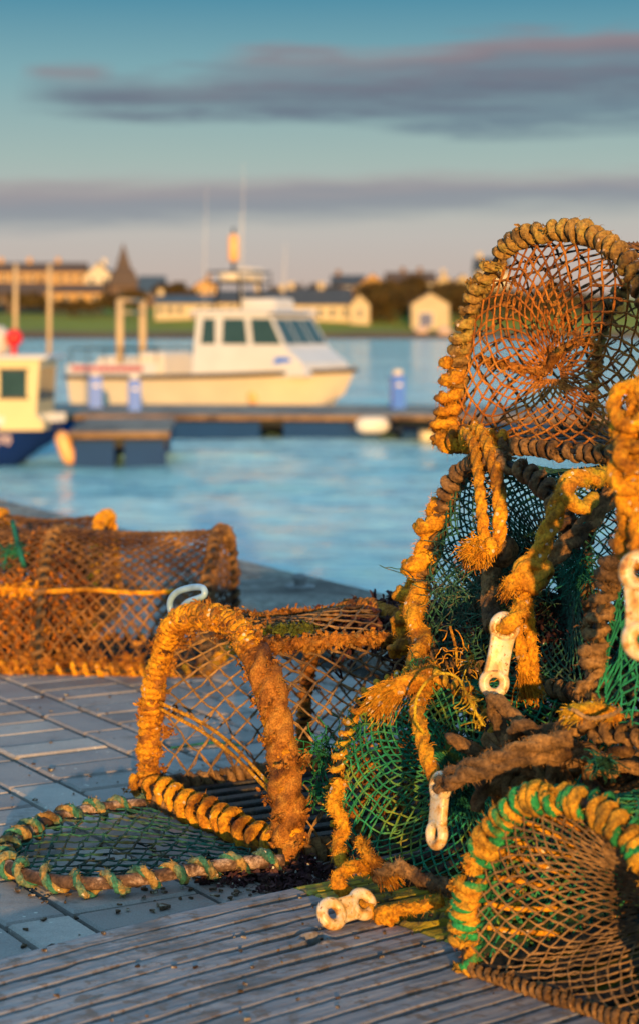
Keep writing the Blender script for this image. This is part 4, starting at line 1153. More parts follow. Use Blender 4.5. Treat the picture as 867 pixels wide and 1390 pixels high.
# ---- the open pot in the middle
lf, rf = (-0.288, 3.37), (-0.046, 2.965)
(c, yw, wd) = mid_yaw(lf, rf)
LB = 0.60
potB = make_pot('lobster_pot', 'lobster pot crusted with orange weed, its round door lying open on the paving', PG, (c[0], c[1], 0.004), yw, wd, 0.335, LB, n=2.45, skew=-0.0,
                mesh=0.030, tw=0.0016, net_m=M_net_tan, rope_m=M_orange, rw=0.0062, rc=0.0088, pitch=0.0125, crust=0.0028, fs=1.5, fz=5000, fl=0.007, seed=1, bays=2, frame_m=M_brown,
                side_rope=M_weed_orange, slats=10, sag=0.04, holes=0.02, back=True, knot=2.0)
# crust of weed and growth on its hoop, back rails and roof
mb = MB(); P = hoop_path(wd, .335, 2.45, 0, 0); Ph = resample(P, .004); tq = np.linspace(0, 1, len(Ph))
rad_ = .0130 + .0020 * np.clip((.30 - tq) * 12, 0, 1) + .0090 * np.clip((tq - .56) * 8, 0, 1) + .0028 * vnoise(Ph, 22, 2)
tube(mb, Ph, rad_, 22, 3, .12, .20, crust=.0055, cs=80, seed=3); fuzz(mb, 3500, .006, seed=2)
clump(mb, Ph + rng.normal(0, .014, Ph.shape), 3200, .010, .0026, 3, .3); mb.build('weed_crust', M_weed_orange, potB)
mb = MB(); t_ = np.linspace(0, 1, 60)
ridge = []
for vv in (0.36, 0.5, 0.66):
    y, z = arch(vv, wd, .335, 2.45); ridge.append(np.stack([LB * .55 * t_, y + 0 * t_, z + 0 * t_], 1))
for k, Rg in enumerate(ridge):
    if k == 1: continue
    Rg = Rg + .006 * np.stack([vnoise(Rg, 20, s_) for s_ in (1, 2, 3)], 1)
    tube(mb, Rg, .0075, 10, crust=.005, cs=80, seed=k); clump(mb, Rg, 1500, .012, .003, k + 8, .4)
mb.build('weeded_rail', M_weed_orange, potB)
mb = MB(); C = []
for k in range(520):
    u = rng.uniform(.40, 1.0) if k > 120 else rng.uniform(.25, 1); v = rng.uniform(.32, 1.0)
    y, z = arch(v, wd, .335, 2.45); kk = rng.uniform(.80, 1.0); C.append((u * LB, y * kk, z * kk))
C = np.array(C); clump(mb, C[C[:, 0] > .26 * 1.0], 7500, .018, .0042, 21, .5)
for k in range(50): tube(mb, spline(C[k] * [1, .97, .95] + rng.normal(0, .008, (4, 3)), 3), .0022, 5, crust=.0008)
mb.build('seaweed', M_weed, potB)
mb = MB(); C = []
for k in range(60):
    v = rng.uniform(.8, .99); y, z = arch(v, wd, .335, 2.45); C.append((rng.uniform(.10, .3), y, z))
clump(mb, np.array(C), 1400, .014, .004, 5, .5); mb.build('weed_tuft', M_weed_orange, potB)
# two stretched cords under the hoop crown
mb = MB(); y0, z0 = arch(.20, wd, .335, 2.45); y1, z1 = arch(.80, wd, .335, 2.45)
for dz in (0, -.010): tube(mb, spline([(0.0, y0, z0 - .05 + dz), (.02, 0.02, z0 - .075 + dz * 1.5), (.01, y1, z1 - .13 + dz)], 8), .0032, 6, 2, .02, .2)
mb.build('cord', M_orange, potB)
# black rubber battens on the door sill with orange lashings
mb = MB(); sill = np.stack([0 * t_ - .012, wd / 2 * (1 - 2 * t_), 0 * t_ + .022], 1)
wrap(mb, sill, .012, .0078, .040, crust=.0018, seed=8, jit=.15); fuzz(mb, 1500, .005, seed=3); lash = mb.build('sill_lashing', M_orange, potB)
mb = MB(); tube(mb, sill, .011, 12, crust=.001); mb.build('sill_bar', M_black, lash)
# green tangle on the near side
mb = MB(); y, z = arch(.93, wd, .335, 2.45)
strands(mb, [np.array((.06, y - .01, .155)) + rng.normal(0, .008, 3) for _ in range(70)], rng.normal(0, 1, (70, 3)), rng.uniform(.02, .07, 70), .0009, 4, 3, .9)
strands(mb, [np.array((.05, y - .01, .10)) + rng.normal(0, .006, 3) for _ in range(30)], rng.normal(0, 1, (30, 3)) + [0, 0, -.6], rng.uniform(.02, .06, 30), .0009, 4, 4, .9)
mb.build('green_twine_tuft', M_green_tuft, potB)
mb = MB(); y, z = arch(.62, wd, .335, 2.45)
clump(mb, np.array([(rng.uniform(.04, .12), y + rng.normal(0, .012), z + .006) for _ in range(30)]), 420, .009, .0022, 9, .3); mb.build('mossy_weed', fibre_mat('green_moss', [(.3, (.05, .09, .01)), (.7, (.16, .17, .03))], 60), potB)
# pale plastic hook on the crown
mb = MB(); y, z = arch(.34, wd, .335, 2.45); z += .010
P = 1.0 * spline([(.0, y + .008, z - .005), (-.006, y + .014, z + .026), (.0, y + .002, z + .046), (.010, y - .034, z + .058), (.014, y - .066, z + .060), (.012, y - .070, z + .048), (.0, y - .036, z + .034), (-.004, y - .010, z + .012)], 8)
tube(mb, P, .0055, 10); mb.build('plastic_hook', M_bluehook, potB)
# its door: a D hoop lying on the ground, hinged at the sill
door_l = np.array([-0.300, 3.355]); door_r = np.array([-0.055, 2.96])
def dpt(px, py): Yg = (HC - .022) * FP / (py - HZ); return ((px - 433.5) / FP * Yg, Yg, .022)
D = np.array([dpt(196, 1092), dpt(150, 1098), dpt(95, 1108), dpt(45, 1127), dpt(14, 1148), dpt(10, 1170), dpt(45, 1186), dpt(110, 1197), dpt(180, 1196), dpt(250, 1186), dpt(320, 1176), dpt(385, 1170)])
inv = lambda P: np.stack([(P[:, 0] - c[0]) * math.cos(-yw) - (P[:, 1] - c[1]) * math.sin(-yw), (P[:, 0] - c[0]) * math.sin(-yw) + (P[:, 1] - c[1]) * math.cos(-yw), P[:, 2] - .004], 1)
Dl = spline(inv(D), 10)
Dl[:, 2] = .018 + .004 * np.sin(np.linspace(0, 9, len(Dl)))
mb = MB(); wrap(mb, Dl, .0085, .0062, .048, crust=.001, seed=31, jit=.2); fuzz(mb, 2500, .005, seed=31); dr = mb.build('door', M_teal_tan, potB)
mb = MB(); tube(mb, resample(Dl, .008), .0095, 12, crust=.0018, cs=90, seed=4); mb.build('door_hoop', fibre_mat('scuffed_dark_hose', [(.35, (.03, .025, .025)), (.50, (.16, .09, .06)), (.58, (.50, .36, .30)), (.75, (.22, .12, .07))], 22, rough=.7), dr)
Dc = Dl.mean(0); half = len(Dl) // 2
def dnet(u, v):
    a = np.clip(v, 0, 1) * (half); b = (len(Dl) - 1) - np.clip(v, 0, 1) * (half - 1)
    def at_(i): return np.stack([np.interp(i, np.arange(len(Dl)), Dl[:, k]) for k in range(3)], -1)
    Pa, Pb = at_(a), at_(b)
    return Pa * (1 - u[..., None]) + Pb * u[..., None] + np.array([0, 0, -.006]) * np.sin(np.pi * u)[..., None]
netting(dnet, 18, 22, .0014, .0030, seed=12, jit=.2).build('door_netting', M_net_dark, dr)

# ---- the stack on the right
def pot_at(lf, rf, z, **k):
    c_, yw_, wd_ = mid_yaw(lf, rf); return make_pot('lobster_pot', k.pop('label'), PG, (c_[0], c_[1], z), yw_, wd_, **k), c_, yw_, wd_
# bottom left, green netting
potA, cA, yA, wA = pot_at((.022, 2.86), (.262, 2.58), 0.034, label='green-netted lobster pot at the bottom of the stack, showing its coned mouth', h=.285, l=.62, n=2.3, mesh=.020, tw=.0012, net_m=M_net_green,
    rope_m=M_tan, rw=.0042, rc=.0038, pitch=.020, mouth=(.10, (.015, .125), .06, .019, M_net_green, .0012), seed=2, bays=2, frame_m=M_brown, side_rope=M_brown, fz=1800, crust=.002, wob=.010, holes=.02)
mb = MB(); strands(mb, [np.array((.085, .015, .115)) + rng.normal(0, .012, 3) for _ in range(240)], rng.normal(0, 1, (240, 3)) + [-.5, 0, 0], rng.uniform(.02, .05, 240), .0008, 3, 6, .8); mb.build('gathered_twine', M_teal_tuft, potA)
mb = MB()
for k in range(5):
    v = rng.uniform(.02, .62); y, z = arch(v, wA, .285, 2.3); strands(mb, [np.array((0, y, z)) + rng.normal(0, .006, 3) for _ in range(26)], rng.normal(0, 1, (26, 3)) + [-.5, 0, 0], rng.uniform(.01, .04, 26), .0008, 3, k, .9)
tag(mb.build('green_twine_tuft', M_green_tuft, potA), kind='stuff')
# middle pot
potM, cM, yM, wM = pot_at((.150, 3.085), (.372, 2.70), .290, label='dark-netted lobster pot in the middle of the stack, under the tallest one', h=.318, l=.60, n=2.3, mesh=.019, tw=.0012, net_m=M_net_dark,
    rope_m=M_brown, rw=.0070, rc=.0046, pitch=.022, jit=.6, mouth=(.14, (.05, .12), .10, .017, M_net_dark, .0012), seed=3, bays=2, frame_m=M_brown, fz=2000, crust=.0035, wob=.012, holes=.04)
mb = MB(); C0 = np.array((.035, .055, .125))
strands(mb, [C0 + rng.normal(0, .035, 3) for _ in range(650)], rng.normal(0, 1, (650, 3)) + [-.4, 0, 0], rng.uniform(.03, .075, 650), .0008, 3, 7, .5); mb.build('gathered_twine', fibre_mat('grey_green_twine', [(.35, (.05, .10, .08)), (.5, (.05, .24, .17)), (.62, (.24, .20, .13)), (.7, (.35, .2, .08))], 60), potM)
mb = MB(); strands(mb, [np.array((.10, rng.uniform(-.16, .16), rng.uniform(.0, .1))) for _ in range(500)], rng.normal(0, 1, (500, 3)), rng.uniform(.03, .09, 500), .0010, 3, 17, .6)
clump(mb, np.array([(rng.uniform(.05, .3), rng.uniform(-.18, .18), rng.uniform(.0, .07)) for _ in range(200)]), 3500, .02, .005, 4, .3); mb.build('trapped_weed', M_weed, potM)
# thick orange overgrowth down the left of its hoop
mb = MB(); Pm = resample(hoop_path(wM, .318, 2.3, 0, 0, wob=.012, seed=3), .006); Pl = Pm[:int(len(Pm) * .30)]
Pl = Pl + np.array([-.010, .006, 0]); tube(mb, Pl, .0105, 14, 3, .10, .28, crust=.0030, cs=90, seed=5); fuzz(mb, 2600, .007, seed=4)
wrap(mb, Pl, .009, .010, .046, crust=.003, seed=41, jit=.5); mb.build('lashing', M_orange, potM)
# top pot
potT, cT, yT, wT = pot_at((.205, 3.15), (.500, 2.735), .612, label='tallest lobster pot crowning the stack, its orange netting against the water', h=.336, l=.58, n=2.0, mesh=.034, tw=.0016, net_m=M_net_brown,
    rope_m=M_gold, rw=.0074, rc=.0048, pitch=.0215, mouth=(.06, (.085, .115), .09, .030, M_net_orange, .0015), seed=4, bays=2, frame_m=M_brown, fz=3000, crust=.0035, wob=.012, holes=.05, side_rope=M_gold, jit=.45)
mb = MB(); Pm = resample(hoop_path(wT, .336, 2.0, 0, 0, wob=.012, seed=4), .006); Pl = Pm[:int(len(Pm) * .16)] + np.array([-.014, .0, 0])
wrap(mb, Pl, .006, .0085, .026, crust=.0025, seed=43, jit=.5)
wrap(mb, np.stack([0 * t_ - .012, wT / 2 - t_ * .13, .012 + 0 * t_], 1), .006, .0085, .026, crust=.0025, seed=44); fuzz(mb, 2500, .008, seed=45); mb.build('lashing', M_orange, potT)
mb = MB(); P = spline([(.02, .20, .135), (.035, .14, .125), (.055, .095, .118), (.045, .05, .150), (.05, .0, .165), (.04, -.04, .158)], 8)
tube(mb, P, .006, 9, 3, .03, .22, crust=.004, cs=140, seed=3); clump(mb, P, 500, .009, .0022, 12, .3); clump(mb, P[:20], 160, .012, .0025, 13, .6)
mb.build('draw_cord', M_weed_orange, potT)
mb = MB(); C = []
for k in range(46):
    C.append((rng.uniform(0, .05), rng.uniform(-.10, .12), rng.uniform(.17, .30)))
clump(mb, np.array(C[:12]), 110, .014, .003, 14, .7); tag(mb.build('weed_tuft', M_weed_orange, potT), kind='stuff')
# inner divider net inside the top pot
# right hand pot with square green mesh
potR, cR, yR, wR = pot_at((.338, 2.450), (.560, 2.200), .300, label='lobster pot with square green mesh at the right edge of the picture', h=.300, l=.60, n=2.2, mesh=.026, tw=.0014, net_m=M_net_teal,
    rope_m=M_brown, rw=.0070, rc=.0050, pitch=.021, seed=5, bays=2, frame_m=M_brown, fz=3200, crust=.006, wob=.014, back=True, jit=.6)
def sq(u, v):
    y = (.5 - v) * wR * .96; hh = .30 * np.sqrt(np.clip(1 - (2 * y / wR) ** 2.2, 0.0, 1)); return np.stack([.012 + .03 * np.sin(np.pi * v) * np.sin(np.pi * u), y, u * hh * .97 + .004], -1)
netting(sq, 15, 16, .0013, .0022, seed=3, square=True, jit=.1).build('entrance_netting', M_net_teal, potR)
netting(mouth_fn(wR * .9, .27, 2.2, .10, -.04, (0, .13), .1), 10, 46, .0013, .0028, closed_v=True, seed=42).build('inner_netting', M_net_teal, potR)
# front pot, bottom right
potF, cF, yF, wF = pot_at((.172, 2.365), (.388, 2.125), .034, label='front lobster pot with green and orange rope hoop at the bottom right', h=.230, l=.60, n=2.25, mesh=.020, tw=.0013, net_m=M_net_green,
    rope_m=M_green_orange, rw=.0072, rc=.0060, pitch=.0175, jit=.6, mouth=(.15, (-.055, .095), .22, .0175, M_net_tan, .0010), seed=6, bays=2, frame_m=M_brown, fs=.6, fz=4500, fl=.006, crust=.0022, wob=.008, side_rope=M_brown)
mb = MB(); wrap(mb, resample(hoop_path(wF, .230, 2.25, .012, 0, wob=.008, seed=6), .006), .012, .0026, .016, crust=.0004, seed=51, sides=6); fuzz(mb, 1500, .006, seed=52)
mb.build('green_lashing', M_green_tuft, potF)
mb = MB()
for k in range(9):
    v = .05 + .045 * k; y, z = arch(v, wF * .9, .24, 2.3); P = [(.02, y, z), (.05, y * .9, z * .92), (.10, y * .8 - .01, z * .8)]
    tube(mb, spline(np.array(P) + rng.normal(0, .004, (3, 3)), 5), .0035, 6, crust=.0015)
mb.build('mouth_lacing', M_orange, potF)

# unseen neighbouring stack added right of the frame to cast shade across the pots
make_pot('lobster_pot', 'unseen lobster pot at the foot of the shading stack added right of the frame', PG, (.56, 1.78, .002), R(30), .42, .32, .55, mesh=.026, net_m=M_net_dark, seed=7, fz=200, mouth=(.1, (0, .15), .1, .026, M_net_dark, .0012))
make_pot('lobster_pot', 'unseen second pot of the shading stack added right of the frame', PG, (.575, 1.82, .335), R(34), .44, .32, .55, mesh=.020, net_m=M_net_dark, seed=8, fz=200, mouth=(.1, (0, .15), .1, .020, M_net_dark, .0014))
make_pot('lobster_pot', 'unseen topmost pot of the shading stack added right of the frame', PG, (.60, 1.82, .670), R(31), .44, .32, .55, mesh=.018, net_m=M_net_dark, seed=9, fz=200, mouth=(.1, (0, .15), .1, .018, M_net_dark, .0014))

# ---- loose ropes and links hung on the stack
def rope(label, pts, r, m, seed=0, crust=.0012, fz=700, fl=.006, tw=5.0, lobes=3, ends=0, endL=.05, group='loose rope ends on the pots', extra=None, name='rope', sub=12):
    mb = MB(); P = resample(spline(np.array(pts), sub), r * .45)
    rr = r * (1 + .12 * fbm(P, 25, seed))
    tube(mb, P, rr * 1.05, 18, lobes, r * 2 * tw, .33, crust=crust * .6, cs=160, seed=seed)
    if fz: fuzz(mb, fz, fl, seed=seed)
    if extra: extra(mb)
    if ends:
        ends = int(ends * 1.7); d = P[-1] - P[-6]; d /= np.linalg.norm(d)
        strands(mb, [P[-1] - d * .006 + rng.normal(0, r * .5, 3) for _ in range(ends)], [d + rng.normal(0, .22, 3) for _ in range(ends)], rng.uniform(.5, 1.1, ends) * endL, .0006, 3, seed, .13)
    o = mb.build(name, m); return tag(o, label, 'rope', group)
def knot(mb, c, R_, r, seed=0, m=3, crust=.0025):
    """overhand knot: a few tight turns about the centre"""
    r1 = np.random.default_rng(seed + 500)
    for k in range(m):
        ax = r1.normal(0, 1, 3); ax /= np.linalg.norm(ax); u = np.cross(ax, [0, 0, 1.0]); u /= np.linalg.norm(u) + 1e-9; v = np.cross(ax, u)
        a = np.linspace(0, 2 * np.pi, 40, endpoint=False)
        P = np.asarray(c) + R_ * (np.cos(a)[:, None] * u * r1.uniform(.8, 1.2) + np.sin(a)[:, None] * v) + ax * R_ * .25 * np.sin(2 * a)[:, None]
        tube(mb, P, r, 15, 3, 2 * np.pi * R_ / max(1, round(2 * np.pi * R_ / (r * 8))), .30, closed=True, crust=crust * .6, seed=seed + k)
    tube(mb, np.array([[0, 0, -R_ * .7], [0, 0, 0], [0, 0, R_ * .7]]) + c, [R_ * .5, R_ * .9, R_ * .5], 10, crust=crust, seed=seed)
def link(label, a, b, facing, R_=.0205, rh=.0088, th=.0062, m=M_toggle, seed=0):
    """plastic gear link: two eyes joined by a waisted bar, from eye centre a to eye centre b"""
    a = np.array(a); b = np.array(b); ax = (b - a); L = np.linalg.norm(ax); ax /= L
    f = np.array(facing, float); f -= ax * (f @ ax); f /= np.linalg.norm(f); s_ = np.cross(f, ax)
    mb = MB()
    n = 40; th_ = np.linspace(0, 2 * np.pi, n, endpoint=False)
    prof = [(rh, -.6), (rh - .0012, 0), (rh, .6), (rh + .003, 1), ((R_ + rh) / 2, 1.18), (R_ - .0035, 1), (R_ - .0008, .55), (R_, 0), (R_ - .0008, -.55), (R_ - .0035, -1), ((R_ + rh) / 2, -1.18), (rh + .003, -1)]
    for c_ in (a, b):
        V = []
        for (rr, zz) in prof: V.append(c_ + rr * (np.cos(th_)[:, None] * ax + np.sin(th_)[:, None] * s_) + f * zz * th)
        V = np.array(V); k = len(prof); q = []
        for i in range(k):
            for j in range(n): q.append((i * n + j, i * n + (j + 1) % n, ((i + 1) % k) * n + (j + 1) % n, ((i + 1) % k) * n + j))
        mb.add(V.reshape(-1, 3), q)
    # bar with rounded section, narrower in the middle
    tt = np.linspace(rh + .004, L - rh - .004, 16); ns = 16; a2 = np.linspace(0, 2 * np.pi, ns, endpoint=False)
    V = []
    for t in tt:
        w_ = R_ * (.74 + .12 * (abs(t / L - .5) * 2) ** 2); cs, sn = np.cos(a2), np.sin(a2)
        V.append(a + ax * t + s_ * (np.sign(cs) * np.abs(cs) ** .35 * w_)[:, None] + f * (np.sign(sn) * np.abs(sn) ** .5 * th * .98)[:, None])
    V = np.array(V); q = []
    for i in range(len(tt) - 1):
        for j in range(ns): q.append((i * ns + j, i * ns + (j + 1) % ns, (i + 1) * ns + (j + 1) % ns, (i + 1) * ns + j))
    c0 = mb.c; mb.add(V.reshape(-1, 3), q); mb.poly.append([c0 + j for j in range(ns)]); mb.poly.append([c0 + (len(tt) - 1) * ns + j for j in range(ns)])
    o = mb.build('plastic_link', m); return tag(o, label, 'plastic link', 'white plastic gear links')

link('white plastic link hanging in the middle of the stack below a big knot', S(684, 851, 2.61), S(670, 927, 2.60), (.12, -1, .10), R_=.0205, rh=.0078)
link('white plastic link cut by the right edge of the picture', S(868, 776, 2.12), S(872, 868, 2.11), (-.25, -1, .1), R_=.0235, rh=.0075, th=.008)
link('white plastic link seen edge-on, hanging below the brown rope', S(597, 1068, 2.50), S(592, 1132, 2.49), (-.86, -.50, 0), R_=.020, rh=.0080)
link('white plastic link lying on the ribbed board', S(450, 1240, 2.545), S(491, 1227, 2.575), (-.05, -.92, .38), R_=.0215, rh=.0080)

def kn(c_, R_, r, seed, m=3): return lambda mb: knot(mb, c_, R_, r, seed, m)
def frayed(mb, c_, n, d, L, seed, spread=.5, r=.0006):
    r1 = np.random.default_rng(seed); strands(mb, [np.array(c_) + r1.normal(0, .007, 3) for _ in range(n)], [np.array(d) + r1.normal(0, spread, 3) for _ in range(n)], r1.uniform(.4, 1.1, n) * L, r, 4, seed, .3)
rope('orange rope hanging from the top pot into a frayed knot, left of its twin', [S(628, 584, 3.00), S(642, 602, 2.93), S(648, 640, 2.88), S(653, 690, 2.84), S(657, 738, 2.82)], .0070, M_orange, 1, .001,
     extra=lambda mb: (frayed(mb, S(648, 746, 2.80), 600, (-.8, -.3, -.5), .026, 3, .7), knot(mb, S(656, 744, 2.81), .012, .0075, 4, 3)))
rope('orange rope hanging parallel and right of the frayed knot rope', [S(644, 578, 2.99), S(660, 600, 2.92), S(672, 640, 2.86), S(678, 690, 2.83), S(674, 738, 2.82), S(655, 750, 2.80)], .0086, M_orange, 2, .001)
rope('straight brown rope running down behind the knot to the plastic link', [S(672, 735, 2.88), S(667, 770, 2.87), S(664, 815, 2.83), S(668, 850, 2.78)], .0115, M_brown, 3, .001,
     extra=lambda mb: knot(mb, S(682, 748, 2.87), .014, .009, 14, 2))
rope('mossy yellow rope slanting down from under the top pot to the big knot', [S(850, 640, 2.78), S(812, 648, 2.70), S(778, 650, 2.66), S(764, 668, 2.65), S(752, 700, 2.65), S(738, 732, 2.65), S(724, 768, 2.655)], .0112, M_tan, 4, .0022, fz=1500,
     extra=lambda mb: (knot(mb, S(722, 780, 2.655), .016, .0105, 5, 4), tube(mb, spline([S(775, 652, 2.64), S(768, 672, 2.64), S(790, 690, 2.65), S(805, 676, 2.68)], 8), .010, 10, 3, .09, .17, crust=.002)))
rope('brown rope slanting from the right under the mossy yellow rope', [S(838, 655, 2.74), S(815, 690, 2.72), S(780, 728, 2.69), S(745, 760, 2.67), S(722, 782, 2.66)], .0112, M_brown, 5, .001)
rope('orange rope tail dropping from the big knot through the plastic link', [S(722, 785, 2.65), S(712, 808, 2.655), S(704, 830, 2.62), S(694, 846, 2.592), S(684, 852, 2.60), S(678, 850, 2.625)], .0085, M_orange, 6, .002, fz=1200)
rope('splayed orange rope tail hanging right of the plastic link', [S(708, 800, 2.66), S(700, 840, 2.67), S(706, 880, 2.67), S(712, 915, 2.675)], .0075, M_orange, 7, .001, ends=90, endL=.045)
rope('second splayed orange rope tail, longest below the big knot', [S(714, 800, 2.67), S(718, 850, 2.68), S(722, 895, 2.68), S(724, 925, 2.68)], .0065, M_orange, 8, .001, ends=80, endL=.035)
rope('short frayed orange rope stub left of the big knot', [S(720, 778, 2.65), S(700, 785, 2.64), S(688, 800, 2.64)], .0085, M_orange, 9, .002, ends=60, endL=.02)
rope('orange rope dropping down the left of the stack to the edge-on link', [S(560, 862, 2.98), S(572, 890, 2.90), S(586, 920, 2.78), S(566, 955, 2.66), S(570, 990, 2.60), S(580, 1030, 2.55), S(593, 1062, 2.52)], .0085, M_orange, 10, .0012, fz=1200)
rope('thick orange rope hank tied to the left side of the middle pot', [S(570, 800, 2.98), S(560, 835, 2.94), S(572, 870, 2.90), S(566, 905, 2.84), S(584, 935, 2.76)], .0135, M_orange, 11, .003, fz=1800, lobes=2)
rope('frayed orange rope end splayed over the top of the green pot', [S(590, 915, 2.74), S(568, 922, 2.70), S(548, 930, 2.68), S(530, 940, 2.67)], .0120, M_orange, 12, .003, ends=320, endL=.042, fz=1500)
rope('twisted brown rope from the edge-on link to the right', [S(597, 1068, 2.50), S(612, 1052, 2.47), S(640, 1040, 2.45), S(680, 1028, 2.43), S(720, 1012, 2.42), S(775, 1002, 2.42)], .0095, M_brown, 13, .0022, fz=1200)
rope('second brown rope doubled under the twisted one', [S(607, 1066, 2.46), S(630, 1052, 2.44), S(668, 1046, 2.43), S(715, 1030, 2.42), S(770, 1022, 2.44)], .0085, M_brown, 14, .002)
rope('frayed tan rope stub poking out left of the square-mesh pot', [S(835, 972, 2.42), S(805, 964, 2.38), S(775, 968, 2.36)], .0085, M_tan, 15, .003, ends=50, endL=.02)
rope('thin pale cord curling beside the frayed tan stub', [S(775, 962, 2.34), S(800, 975, 2.33), S(830, 970, 2.33), S(842, 962, 2.34)], .0022, M_net_tan, 16, .0, fz=0)
# heavy chained rope at the right edge
def chain(mb):
    pts = [(858, 530), (850, 572), (868, 600), (848, 628), (852, 660), (872, 690), (860, 722), (866, 760)]
    for i in range(len(pts) - 1):
        a_ = S(*pts[i], 2.17); b_ = S(*pts[i + 1], 2.15); m_ = (a_ + b_) / 2; d_ = b_ - a_; L_ = np.linalg.norm(d_); d_ /= L_
        sdv = np.cross(d_, [0, 1, 0]); sdv /= np.linalg.norm(sdv); t = np.linspace(0, 2 * np.pi, 36, endpoint=False)
        P = m_ + d_ * (L_ * .62) * np.cos(t)[:, None] + sdv * .016 * np.sin(t)[:, None] + np.array([0, -.012, 0]) * np.sin(t + i)[:, None]
        tube(mb, P, .0076, 15, 3, .055, .30, closed=True, crust=.0012, seed=i)
    fuzz(mb, 2500, .006, seed=9)
rope('heavy looped orange rope hanging down the right edge of the picture', [S(905, 470, 2.22), S(880, 505, 2.18), S(862, 545, 2.17), S(862, 600, 2.17), S(858, 660, 2.16), S(864, 720, 2.14), S(868, 772, 2.12)], .0075, M_orange, 17, .002, extra=chain)
rope('brown rope slung from the added unseen stack across to the looped rope', [(.70, 1.98, .98), (.60, 2.03, .93), (.48, 2.12, .83), (.385, 2.2, .77)], .010, M_brown, 28, .002)
# lashings at the foot of the green pot
rope('orange rope wound round the lower left of the green pot hoop', [S(462, 1060, 2.80), S(452, 1090, 2.78), S(466, 1120, 2.76), S(458, 1150, 2.74), S(470, 1185, 2.70)], .0080, M_orange, 18, .002, fz=1400)
rope('orange rope loop standing on the yellow board left of the link', [S(500, 1180, 2.70), S(480, 1176, 2.66), S(458, 1190, 2.63), S(462, 1206, 2.62), S(470, 1214, 2.63)], .0080, M_orange, 19, .002, ends=30, endL=.012)
rope('shredded orange rope end hanging at the foot of the green pot', [S(488, 1140, 2.70), S(498, 1160, 2.67), S(512, 1172, 2.66)], .0065, M_orange, 20, .003, ends=150, endL=.045)
rope('brown rope lying along the base of the green pot', [S(512, 1190, 2.66), S(540, 1176, 2.62), S(565, 1190, 2.60), S(600, 1200, 2.56), S(630, 1205, 2.52)], .0085, M_brown, 21, .002)
rope('knotted orange rope tied through the link on the ribbed board', [S(490, 1228, 2.60), S(500, 1232, 2.58), S(518, 1248, 2.57), S(535, 1236, 2.555), S(565, 1232, 2.55), S(600, 1222, 2.54)], .0070, M_orange, 22, .002, fz=900, extra=kn(S(524, 1243, 2.558), .009, .0060, 23, 3))
rope('thin bright yellow twine arching over the green pot mouth', [S(574, 996, 2.56), S(563, 975, 2.55), S(566, 945, 2.56), S(582, 922, 2.57), S(602, 914, 2.58), S(622, 922, 2.58), S(636, 950, 2.57), S(655, 985, 2.56)], .0016, M_yellow, 24, .0, fz=0, group='thin coloured twines',
     extra=lambda mb: strands(mb, [S(625 + k % 30, 930 + (k % 30) * 1.8, 2.575) for k in range(30)], rng.normal(0, 1, (30, 3)) + [.3, 0, -.4], rng.uniform(.015, .04, 30), .0009, 4, 8, .5))
rope('yellowish twine trailing inside the lower part of the middle pot', [S(640, 890, 2.80), S(622, 905, 2.78), S(618, 880, 2.79), S(610, 850, 2.80)], .0018, M_tan, 25, .0, fz=0, group='thin coloured twines',
     extra=lambda mb: strands(mb, [S(600 + (k * 7) % 70, 870 + (k * 13) % 60, 2.77) for k in range(34)], rng.normal(0, 1, (34, 3)), rng.uniform(.02, .04, 34), .0009, 4, 18, .6))
rope('teal twine tangle hanging in the dark gap below the brown slanting rope', [S(790, 745, 2.70), S(782, 770, 2.69), S(775, 800, 2.70)], .0015, M_teal_tuft, 26, .0, fz=0, group='thin coloured twines',
     extra=lambda mb: strands(mb, [S(775 + (k * 5) % 22, 745 + (k * 11) % 50, 2.70) for k in range(110)], rng.normal(0, 1, (110, 3)) + [0, 0, -.5], rng.uniform(.02, .06, 110), .0009, 3, 19, .5))
rope('green frayed twine at the base of the square-mesh pot', [S(800, 1035, 2.36), S(812, 1028, 2.35), S(824, 1040, 2.35)], .0018, M_teal_tuft, 27, .0, fz=0, group='thin coloured twines',
     extra=lambda mb: strands(mb, [S(808 + (k * 5) % 22, 1030 + (k * 7) % 12, 2.35) for k in range(90)], rng.normal(0, 1, (90, 3)), rng.uniform(.01, .03, 90), .0009, 3, 20, .7))
# heap of old rope between the pots
def heap(mb):
    r1 = np.random.default_rng(88)
    for k in range(16):
        c_ = S(r1.uniform(690, 850), r1.uniform(985, 1070), r1.uniform(2.48, 2.60)); pts = [c_ + r1.normal(0, .035, 3) * [1, .6, .7] for _ in range(6)]
        tube(mb, resample(spline(pts, 8), .005), r1.uniform(.006, .010), 15, 3, .08, .30, crust=.0014, seed=k)
    fuzz(mb, 2500, .006, seed=77)
rope('heap of old brown rope stuffed between the front pot and the pots above', [S(700, 1020, 2.56), S(740, 1035, 2.54), S(790, 1020, 2.52), S(840, 1050, 2.50)], .010, M_brown, 29, .002, extra=heap)

